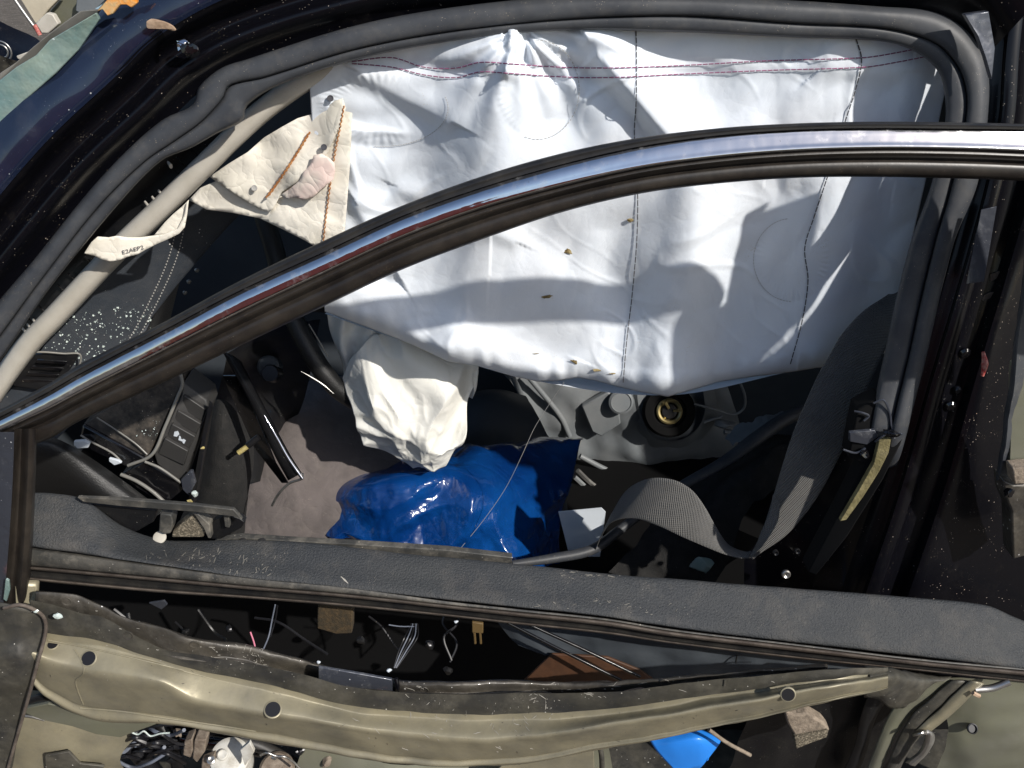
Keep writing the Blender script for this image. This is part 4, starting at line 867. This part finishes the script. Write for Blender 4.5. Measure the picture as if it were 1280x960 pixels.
loft('beam_end_fold', [[(1082,834,-.15),(1112,834,-.13),(1150,842,-.11),(1190,846,-.10)], [(1088,846,-.18),(1112,846,-.165),(1135,852,-.14),(1165,856,-.12)], [(1084,858,-.175),(1105,864,-.16),(1120,872,-.14),(1150,872,-.12)], [(1080,872,-.15),(1100,876,-.14),(1112,884,-.12),(1130,886,-.10)]], M['champ_dirty'], door, n=30, m=5, disp=(.004, 30), thick=.002, label='crushed dirty end of the beam')
loft('upper_beam_skin', [brow([y-2 for y in b0], -.004), brow(mixr(b0, b1, .4), -.0055), brow(mixr(b0, b1, .72), -.0045)], M['champ_dirty'], door, n=200, m=5, disp=(.003, 14), label='grimy upper face of the beam')
TREES.clear(); upper = bpy.data.objects['upper_beam_skin']
for (x, y, rx, ry) in ((111,823,.0085,.006),(341,887,.0095,.0065),(66,806,.006,.006),(985,868,.008,.004)):
    h = hit(x, y, beam, upper)
    if h: disc('drain_hole', h[0]+h[1]*.0004, h[1], [(rx*1.15,-.003),(rx*1.15,.0001),(rx,.0006)], M['champagne'], beam, 28); disc('hole_shadow', h[0]+h[1]*.0011, h[1], [(rx*.98,-.001),(rx*.98,.0)], M['wire_k'], beam, 28)
def onseam(pts, r_, mt, n=40):
    C = spline([Vector((x, y, 0)) for x, y in pts], knots_of([[Vector((x, y, 0)) for x, y in pts]]), n)
    W = [q for q in (on(c.x, c.y, .0002, beam, upper) for c in C) if q]
    if len(W) > 4: tube('pressed_seam', W, r_, mt, beam, len(W), 6, lin=True)
onseam([(93,812),(104,830),(104,842),(95,850),(97,862),(104,880)], .0010, M['champagne'])
onseam([(100,885),(150,889),(210,898),(260,905),(320,914)], .0013, M['champagne'])
onseam([(60,800),(120,812),(180,826),(230,838)], .0010, M['champagne'])
onseam([(905,843),(906,850),(905,857)], .0016, M['champ_dirty'], 10)
FL = bpy.data.objects['torn_flange']
def scrape(areas, mt, seed, name='paint_chips', surf=None, wmul=1, par=None):
    surf = surf or (beam, upper, FL)
    rnd = random.Random(seed); vs = []; fs = []
    for x0, y0, x1, y1, cnt, an0, ln0 in areas:
        for _ in range(cnt):
            x = rnd.uniform(x0, x1); y = rnd.uniform(y0, y1); an = an0+rnd.gauss(0, .45); ln = ln0*(.15+rnd.random()**2.2*1.6); wd = wmul*rnd.uniform(.12, .42)*(1.8 if rnd.random() < .12 else 1)
            n_ = rnd.randint(2, 4); top = []; bot = []; ok = True
            for k in range(n_+1):
                px_ = x+math.cos(an)*ln*k/n_+rnd.uniform(-.4, .4); py_ = y+math.sin(an)*ln*k/n_+rnd.uniform(-.4, .4); w_ = wd*(1-abs(2*k/n_-1)*.7)
                a = on(px_-math.sin(an)*w_, py_+math.cos(an)*w_, .0004, *surf); b = on(px_+math.sin(an)*w_, py_-math.cos(an)*w_, .0004, *surf)
                if a is None or b is None or (a-b).length > .004: ok = False; break
                top.append(a); bot.append(b)
            if not ok: continue
            k0 = len(vs); vs += top+bot; m_ = n_+1
            for k in range(n_): fs.append((k0+k, k0+k+1, k0+m_+k+1, k0+m_+k))
    o = make(name, vs, fs, mt, door, False, thick=.0003); o['kind'] = 'stuff'
scrape([(500,852,530,868,14,.4,6), (500,872,620,905,20,1.9,6), (640,852,760,878,26,.1,7), (240,800,335,832,22,.3,5), (300,806,330,828,20,1.2,6), (100,745,400,850,40,.3,3), (760,850,1000,862,16,-.1,9), (420,895,700,940,26,.2,6), (640,868,700,900,20,1.8,6)], mat('flaked_white_paint', (.34,.32,.28), .7), 5)
PAD = bpy.data.objects['beltline_pad']
scrape([(180,688,345,722,90,-1.0,5), (560,750,860,770,40,.1,5), (700,712,820,722,40,.1,6)], mat('pale_scuff', (.16,.15,.13), .8), 12, 'scuff_marks', (PAD,), 1.6)
scrape([(426,718,427,722,2,1.55,7)], bpy.data.materials['flaked_white_paint'], 13, 'pale_nick', (PAD,), 2.5)
scrape([(60,770,1080,940,150,.3,3)], M['flange'], 8, 'dark_chips')
for (x, y) in ((83,752),(160,795),(243,806),(325,824),(530,862),(724,864),(830,853)):
    h = hit(x, y, FL, upper, beam)
    if h: disc('spot_weld', h[0], h[1], [(.0062,-.001),(.0058,.0006),(.0045,.0004),(.0035,-.0002),(.001,-.0004)], M['flange'], door, 20)
# hinge plate at the front edge
loft('hinge_skin', [[(-30,752,-.19),(20,758,-.19),(44,762,-.185),(58,775,-.18)], [(-30,800,-.19),(20,800,-.195),(40,805,-.19),(56,800,-.185)], [(-30,830,-.20),(20,825,-.205),(35,830,-.20),(48,835,-.19)], [(-30,880,-.19),(5,880,-.19),(20,880,-.19),(30,890,-.185)], [(-30,980,-.18),(-12,980,-.18),(0,980,-.18),(12,975,-.18)]], M['champ_dirty'], door, n=50, m=7, disp=(.004, 14), thick=.002)
tube('hinge_skin_edge', [(5,760,-.2),(25,756,-.2),(43,762,-.195),(55,772,-.19),(57,790,-.19),(48,825,-.2),(36,870,-.2),(20,925,-.19),(6,975,-.185)], .0022, M['seal_brown'], door, 60, 8)
slab('hinge_pillar', [(18,730,-.13),(46,730,-.12),(42,790,-.15),(20,790,-.15)], .01, M['champagne'], door, .003)
for i, (x, y) in enumerate(((72,771),(44,763),(10,716),(82,858),(56,800))):
    pass
for (x, y, s) in ((73,770,6),(45,764,4)):
    lump('glass_chip', x, y, -.195, .0012*s*.8, .003, .001*s*.7, M['glasschip'], door, .4, x, 2, facets=12)

# things inside the door shell
cav = Thing('door_cavity_parts', 'dark inner door shell with wiring clips and guide rods behind the beam', 'door shell', (0, -.05, .5))
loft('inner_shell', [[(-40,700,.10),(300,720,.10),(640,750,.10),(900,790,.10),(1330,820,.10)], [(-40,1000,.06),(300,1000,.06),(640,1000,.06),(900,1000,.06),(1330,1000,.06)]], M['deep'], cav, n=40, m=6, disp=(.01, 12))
loft('blue_grey_wall', [[(615,765,-.06),(720,780,-.06),(850,800,-.06),(1000,818,-.06),(1110,832,-.06)], [(640,800,-.06),(730,815,-.06),(850,825,-.06),(1000,832,-.06),(1100,840,-.06)], [(700,818,-.06),(760,850,-.06),(850,860,-.06),(1000,855,-.06),(1100,848,-.06)]], M['far_dark'], cav, n=50, m=6, disp=(.01, 18))
slab('copper_panel', [(650,856,-.075),(690,818,-.075),(760,822,-.075),(800,838,-.075),(820,852,-.075),(760,860,-.075),(690,866,-.075)], .004, M['copper'], cav, .001)
for pts in ([(634,778,-.10),(700,812,-.10),(776,850,-.11)], [(660,780,-.095),(730,812,-.10),(800,846,-.11)]):
    tube('guide_rod', pts, .0022, M['plastic_gloss'], cav, 20, 8)
slab('foam_block', [(397,759,-.06),(441,762,-.06),(440,792,-.06),(420,793,-.06),(396,786,-.06)], .02, M['foam_shaded'], cav, .002, label='brown foam block darkened for shade')
cl = slab('yellow_clip', [(590,778,-.09),(604,780,-.09),(604,792,-.09),(590,791,-.09)], .006, M['clip'], cav, .001)
for dx in (0, 7): tube('clip_leg', [(593+dx,791,-.087),(594+dx,804,-.085)], .0017, M['clip'], cl, 3, 6)
for pts, k in (([(344,756,-.09),(340,775,-.09),(336,795,-.10),(329,812,-.12)], 'wire_w'), ([(347,757,-.09),(344,775,-.09),(338,796,-.10)], 'wire_k'), ([(313,790,-.12),(318,805,-.13),(320,818,-.14)], 'wire_p'), ([(318,812,-.14),(326,816,-.14),(330,825,-.14)], 'bare')):
    tube('loose_wire', pts, .0010, M[k], cav, 16, 6)
for i in range(5):
    tube('loose_wire', [(514-2*i+i*4,780,-.07),(506+i*4,796,-.07),(498+i*3,815,-.09),(492+i,835,-.11)], .0009, M['wire_w' if i in (1, 3) else 'wire_k'], cav, 24, 6)
tube('loose_wire', [(486,781,-.07),(500,783,-.07),(518,783,-.07)], .0008, M['wire_w'], cav, 6, 6)
slab('pale_fleck', [(186,754,-.05),(205,751,-.05),(209,756,-.05),(202,762,-.05)], .003, M['flange_blue'], cav, .0005)
for (x, y, s) in ((570,777,.0032),(398,828,.0028),(487,838,.004),(320,826,.003),(134,766,.004)): lump('paint_flake', x, y, -.16 if y > 800 else -.115, s, s*.7, s*.8, M['white_paper'], cav, .5, int(x), 2, facets=10)

rnd = random.Random(17)
for i in range(12):
    x0 = rnd.choice([150, 230, 300, 480, 560, 700, 880])+rnd.uniform(-20, 20); pts = [(x0, 770+rnd.uniform(-10, 8), -.02)]
    for k in range(3): x0 += rnd.uniform(-25, 35); pts.append((x0, 785+k*18+rnd.uniform(-8, 8), -.03-.02*k))
    tube('loom_wire', pts, rnd.uniform(.0012, .003), M[('wire_k','plastic','steel_dark')[i % 3]], cav, 20, 7)
for x, y in ((232,790),(286,786),(452,800),(538,806),(560,838),(672,846)):
    lump('dark_clip', x, y, -.04, .008, .006, .007, M['steel_dark' if x % 4 else 'plastic'], cav, .5, x, 2, facets=9)
# ------------------------------------------------------------------ lower area under the beam
low = Thing('inner_door_lining', 'crumpled inner door lining, its shade painted olive and lit panel pale', 'door lining', (-.4, -.08, .3))
loft('lining_sheet', [[(0,858,-.10),(60,868,-.10),(120,890,-.10),(180,905,-.10)], [(0,880,-.12),(60,885,-.12),(120,900,-.115),(170,920,-.11)], [(0,920,-.13),(50,915,-.13),(100,930,-.125),(150,950,-.12)], [(-10,985,-.13),(60,990,-.13),(110,985,-.13),(170,985,-.12)]], M['champagne'], low, n=40, m=6, disp=(.008, 10))
tube('dark_gap', [(28,880,-.135),(60,870,-.135),(100,880,-.13),(150,898,-.12)], [.003,.009,.009,.006], M['wire_k'], low, 20, 8, .5)  # black tube stands in for the shade in the gap
tube('metal_tongue', [(22,894,-.145),(40,896,-.145),(56,900,-.145)], .002, M['metal'], low, 6, 6)
mt_ = Thing('window_motor', 'round dusty white window motor housing under the champagne beam', 'motor', tuple(P(288,945,-.1)))
c = P(288,948,-.10); ax = (.15,-.45,.9)
hd = disc('motor_housing', c, ax, [(.030,-.05),(.030,.0),(.028,.008),(.022,.012),(.010,.013)], M['cast'], mt_, 36)
disc('housing_boss', c+Vector((-.008,-.004,.012)), ax, [(.008,-.004),(.008,.006),(.006,.008),(.003,.007)], M['cast'], hd, 20)
slab('housing_rib', [(300,938,-.125),(312,928,-.125),(318,940,-.125),(306,958,-.125)], .006, M['cast'], hd, .001)
disc('mount_screw', P(264,950,-.12), ax, [(.006,0),(.006,.002),(.004,.003),(.002,.002)], M['metal'], mt_, 16)
cn = Thing('brown_connector', 'grimy brown twin plug connector beside the white motor', 'connector', tuple(P(243,935,-.1)))
slab('plug_body', [(230,928,-.11),(240,924,-.11),(241,938,-.11),(238,948,-.11),(228,944,-.11)], .02, M['conn'], cn, .002)
slab('plug_body', [(243,925,-.11),(258,925,-.11),(256,940,-.11),(246,954,-.11),(240,948,-.11)], .02, M['conn'], cn, .002)
slab('bracket', [(252,950,-.115),(268,944,-.115),(270,975,-.115),(250,975,-.115)], .01, M['conn'], cn, .002)
sc = Thing('solenoid', 'brown ribbed solenoid with a bent bright wire clip', 'solenoid', tuple(P(345,950,-.1)))
disc('coil_body', P(346,962,-.10), ax, [(.026,-.04),(.026,.0),(.022,.005),(.010,.006)], M['conn'], sc, 30)
tube('wire_clip', [(326,944,-.12),(334,941,-.125),(345,945,-.125),(356,946,-.125),(366,952,-.12),(376,962,-.12)], .0018, M['metal'], sc, 30, 8)
lump('bright_nut', 343, 947, -.122, .005, .004, .004, M['metal'], sc, .4, 3, 2, facets=14)
wl = Thing('wire_bundle', 'tangle of black wires and a small orange plug', 'wires', tuple(P(190,940,-.09)))
rnd = random.Random(3)
for i in range(16):
    x0, y0 = rnd.uniform(125,180), rnd.uniform(905,965); pts = [(x0, y0, -.10)]
    for k in range(4): x0 += rnd.uniform(12, 24); y0 += rnd.uniform(-12, 12); pts.append((x0, min(975, max(905, y0)), -.10+rnd.uniform(-.02, .02)))
    tube('wire', pts, rnd.uniform(.0012, .004), M['wire_k' if i % 5 else 'wire_w'], wl, 24, 7)
for pts, rr_, mk_ in (([(120,905,-.07),(160,930,-.08),(200,975,-.08)], .012, 'wire_k'), ([(200,905,-.06),(215,930,-.07),(226,985,-.07)], .009, 'plastic'), ([(150,900,-.05),(200,915,-.05),(260,925,-.05),(330,935,-.05)], .014, 'plastic_gloss'), ([(300,925,-.07),(330,935,-.07),(400,975,-.07)], .010, 'rubber_dark')):
    tube('hose', pts, rr_, M[mk_], wl, 24, 12)
for i, (x, y) in enumerate(((172,948),(196,940),(214,950),(150,958),(222,914),(376,940),(392,968),(408,952))):
    lump('grimy_lump', x, y, -.085, .009, .008, .008, M[('plastic','conn','steel_dark')[i % 3]], wl, .6, 40+i, 3, facets=12)
slab('orange_plug', [(146,916,-.115),(151,915,-.115),(152,926,-.115),(147,927,-.115)], .005, M['orange'], wl, .001)
tube('corroded_wire', [(162,914,-.12),(172,918,-.12),(180,914,-.12),(188,920,-.12),(200,917,-.12),(212,916,-.12)], .0012, M['glasschip'], wl, 30, 6)
slab('fold_shade_patch', [(22,888,-.150),(60,880,-.150),(130,894,-.142),(196,905,-.135),(150,922,-.138),(120,918,-.142),(90,908,-.146),(52,900,-.150)], .006, M['olive'], low, .001)  # olive slab paints a cast shadow on the champagne lining
slab('lining_shade_patch', [(56,945,-.145),(86,940,-.142),(100,955,-.14),(130,958,-.138),(120,985,-.138),(58,985,-.145)], .004, M['champ_dirty'], low, .001)  # dark slab paints another shadow on the lining
slab('lit_panel', [(640,944,-.125),(700,938,-.125),(742,930,-.125),(744,985,-.13),(600,985,-.13)], .004, M['champagne'], low, .001)  # pale slab paints the sunlit part of the inner panel
fl = loft('inner_panel', [[(380,930,-.08),(480,950,-.08),(600,950,-.08),(760,930,-.08)], [(360,990,-.10),(480,990,-.11),(600,990,-.11),(770,985,-.10)]], M['olive'], low, n=40, m=5, disp=(.010, 9), label='inner panel painted olive for the shade below the beam')  # olive tone carries the shade under the beam
tube('panel_gap', [(748,925,-.10),(752,945,-.11),(752,980,-.11)], .004, M['champ_dirty'], low, 10, 8)
bp_ = loft('blue_plastic_piece', [[(808,918,-.10),(840,912,-.10),(870,910,-.10),(902,924,-.10)], [(820,938,-.115),(845,930,-.12),(875,925,-.12),(898,932,-.11)], [(850,970,-.12),(862,965,-.12),(875,960,-.12),(884,950,-.12)]], M['blueplas'], None, n=30, m=6, thick=.002, loc=tuple(P(855,935,-.1)))
tagged(bp_, 'bright blue folded plastic piece poking out under the beam', 'plastic piece')
sk = tube('pale_rod', [(886,912,-.13),(908,928,-.13),(938,944,-.13)], .0028, M['wood'], None, 10, 8, loc=tuple(P(910,928,-.13)))
tagged(sk, 'thin pale rod lying beside the bright blue plastic', 'rod')
wb = Thing('foam_block', 'weathered beige block with a crumbly end under the beam end', 'block', tuple(P(1000,910,-.1)))
slab('block_face', [(981,888,-.11),(994,894,-.11),(1010,892,-.11),(1030,904,-.11),(1038,914,-.11),(994,921,-.11),(984,904,-.11)], .02, M['wood'], wb, .003)
slab('crumbly_end', [(993,922,-.115),(1036,914,-.115),(1034,922,-.115),(1012,930,-.115),(995,937,-.115)], .02, M['foam_brown'], wb, .002)
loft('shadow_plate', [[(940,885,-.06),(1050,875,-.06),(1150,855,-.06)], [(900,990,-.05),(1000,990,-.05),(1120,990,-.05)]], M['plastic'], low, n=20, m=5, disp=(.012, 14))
sp2 = Thing('sill_strips', 'curved olive and tan sill strips running down below the door end', 'sill', tuple(P(1150,920,-.1)))
def cstrip(name, a, b, off, mt, w0=.008):
    loft(name, [[(x, y, -.09+off) for x, y in a], [((x+u)/2, (y+v)/2, -.094+off) for (x, y), (u, v) in zip(a, b)], [(x, y, -.088+off) for x, y in b]], mt, sp2, n=40, m=4, disp=(.002, 20), thick=.003)
cstrip('dark_strip', [(1165,848),(1120,880),(1095,930),(1075,990)], [(1195,848),(1135,895),(1108,940),(1090,990)], -.005, M['olive'])
cstrip('dark_strip', [(1190,850),(1140,893),(1115,940),(1100,990)], [(1212,850),(1158,905),(1128,950),(1112,990)], -.012, M['champ_dirty'])
cstrip('tan_strip', [(1213,850),(1190,870),(1170,890),(1145,912)], [(1228,852),(1208,872),(1190,890),(1162,912)], -.018, M['champagne'])
cstrip('bent_clip', [(1140,918),(1158,915),(1150,940),(1134,955)], [(1158,912),(1166,920),(1158,938),(1142,956)], -.03, M['metal'])
cstrip('dark_strip', [(1100,850),(1080,880),(1068,930),(1040,990)], [(1130,850),(1096,890),(1080,940),(1060,990)], .01, M['plastic'])
qp = Thing('rear_sill_panel', 'dusty olive sill panel with a drilled hole at the door end', 'panel', tuple(P(1240,910,-.08)))
loft('panel_sheet', [[(1165,850,-.08),(1185,910,-.09),(1160,990,-.10)], [(1220,848,-.085),(1225,910,-.10),(1220,990,-.11)], [(1300,852,-.085),(1310,910,-.10),(1320,990,-.11)]], M['olive'], qp, n=30, m=6, disp=(.006, 14))
disc('drilled_hole', P(1216,911,-.107), (0,-.75,.66), [(.0075,-.003),(.0075,0),(.006,.0005),(.0055,-.002)], M['wire_k'], qp, 20)
tube('chrome_bar', [(1218,862,-.11),(1240,860,-.11),(1262,852,-.11)], .005, M['metal'], qp, 10, 8)
tube('foam_tip', [(1216,866,-.12),(1224,870,-.12)], .003, M['bare'], qp, 3, 6)

# rear latch block at the right edge
lt = Thing('door_latch', 'broken rear door latch block of tan and black plastic', 'latch', tuple(P(1270,640,-.05)))
slab('tan_cap', [(1266,586,-.04),(1284,584,-.04),(1300,584,-.04),(1300,604,-.04),(1268,606,-.04)], .02, M['wood'], lt, .002)
slab('latch_body', [(1254,600,-.03),(1268,606,-.03),(1300,606,-.03),(1300,690,-.03),(1266,700,-.03),(1264,640,-.03),(1256,620,-.03)], .03, M['flange'], lt, .003)
lump('crushed_corner', 1262, 615, -.035, .010, .008, .010, M['plastic_gloss'], lt, .6, 71, 3, facets=16)
slab('olive_panel', [(1266,455,.0),(1300,440,.0),(1300,582,-.02),(1262,584,-.02)], .01, M['olive'], lt, .002)

# ------------------------------------------------------------------ second scrap car beyond the windscreen
oc = Thing('scrap_car', 'black scrap car with a beige interior panel beyond the windscreen', 'car', tuple(P(20,60,2.6)[:2])+(0,))
p0 = P(20, 60, 2.6)
loft('dark_body', [[(-200,-20,2.9),(-40,10,2.9),(60,60,2.9),(100,110,2.9)], [(-200,120,2.6),(-40,110,2.6),(40,120,2.6),(90,170,2.6)], [(-200,400,2.6),(-40,400,2.6),(100,400,2.6),(200,400,2.6)]], M['paint_black'], oc, n=40, m=8, disp=(.08, 3))
slab('beige_panel', [(22,-6,2.5),(78,-6,2.5),(60,12,2.5),(50,28,2.5),(44,30,2.5)], .03, M['beige'], oc, .004)
slab('beige_panel', [(44,29,2.48),(58,16,2.48),(66,18,2.48),(73,30,2.48),(60,42,2.48),(52,42,2.48)], .03, M['cream'], oc, .004)
slab('grey_panel', [(62,14,2.55),(80,-6,2.55),(200,-6,2.55),(190,60,2.55),(72,40,2.55)], .03, M['olive'], oc, .004)
slab('blue_panel', [(96,-6,2.5),(200,-6,2.5),(130,30,2.5),(94,14,2.5)], .03, M['far_grey'], oc, .004)
tube('door_edge', [(16,-4,2.45),(30,16,2.45),(46,38,2.45)], .006, M['metal'], oc, 10, 8)
tube('red_lens', [(43,31,2.44),(50,44,2.44)], .008, M['redm'], oc, 3, 8)
for r in (.022, .034):
    c = P(2, 64, 2.4); tube('ring', [c+Vector((r*math.cos(a), 0, r*math.sin(a))) for a in [k*2*math.pi/24 for k in range(25)]], .003, M['metal'], oc, 60, 8)
slab('cream_scrap', [(20,70,2.4),(34,65,2.4),(38,72,2.4),(34,76,2.4),(22,74,2.4)], .02, M['cream'], oc, .003)
loft('mangled_strip', [[(-20,62,2.3),(10,72,2.3),(30,80,2.3)], [(-20,110,2.3),(10,105,2.3),(20,100,2.3)]], M['champ_dirty'], oc, n=20, m=5, disp=(.05, 9))

# ------------------------------------------------------------------ red van added out of view for the red streak in the chrome
rc = Thing('red_van', 'faded red panel van added behind the viewer for the chrome reflection', 'van', (-1.2, -4.6, 0))
def cx(x, prof): return [Vector((x, y, z)) for y, z in prof]
pr = [(-3.9,.30),(-3.8,.6),(-3.8,1.2),(-3.98,1.95)]
loft('car_body', [[Vector((-2.2,y-.15,z)) for y, z in pr], [Vector((-1.9,y,z)) for y, z in pr], [Vector((-1.0,y,z)) for y, z in pr], [Vector((.6,y,z)) for y, z in pr], [Vector((1.2,y-.15,z)) for y, z in pr]], mat('faded_red_paint', (.62,.10,.05), .4, 0, .4, c2=(.50,.08,.04), nscale=3), rc, n=20, m=8, thick=.03)
loft('side_glass', [[Vector((.2,-3.80,1.3)),Vector((.2,-3.93,1.75))], [Vector((.5,-3.80,1.3)),Vector((.45,-3.93,1.75))], [Vector((.95,-3.80,1.3)),Vector((.75,-3.93,1.72))]], M['plastic_gloss'], rc, n=10, m=6, thick=.01)
slab('roof', [Vector((-2.1,-3.98,1.97)),Vector((1.1,-3.98,1.95)),Vector((1.1,-5.3,1.95)),Vector((-2.1,-5.3,1.97))], .04, bpy.data.materials['faded_red_paint'], rc, .02, dirv=(0,0,-1))
for x in (-1.5, .6):
    wv = disc('wheel', (x,-3.80,.31), (0,1,0), [(.31,-.12),(.31,.02),(.29,.05),(.20,.05)], M['rubber_dark'], rc, 32)
    disc('rim', (x,-3.80,.31), (0,1,0), [(.195,.03),(.19,.055),(.05,.04),(.03,.05)], M['metal'], wv, 24)
box('rear_body', (-2.1,-5.3,.35), (1.1,-4.05,1.9), bpy.data.materials['faded_red_paint'], rc, .08)
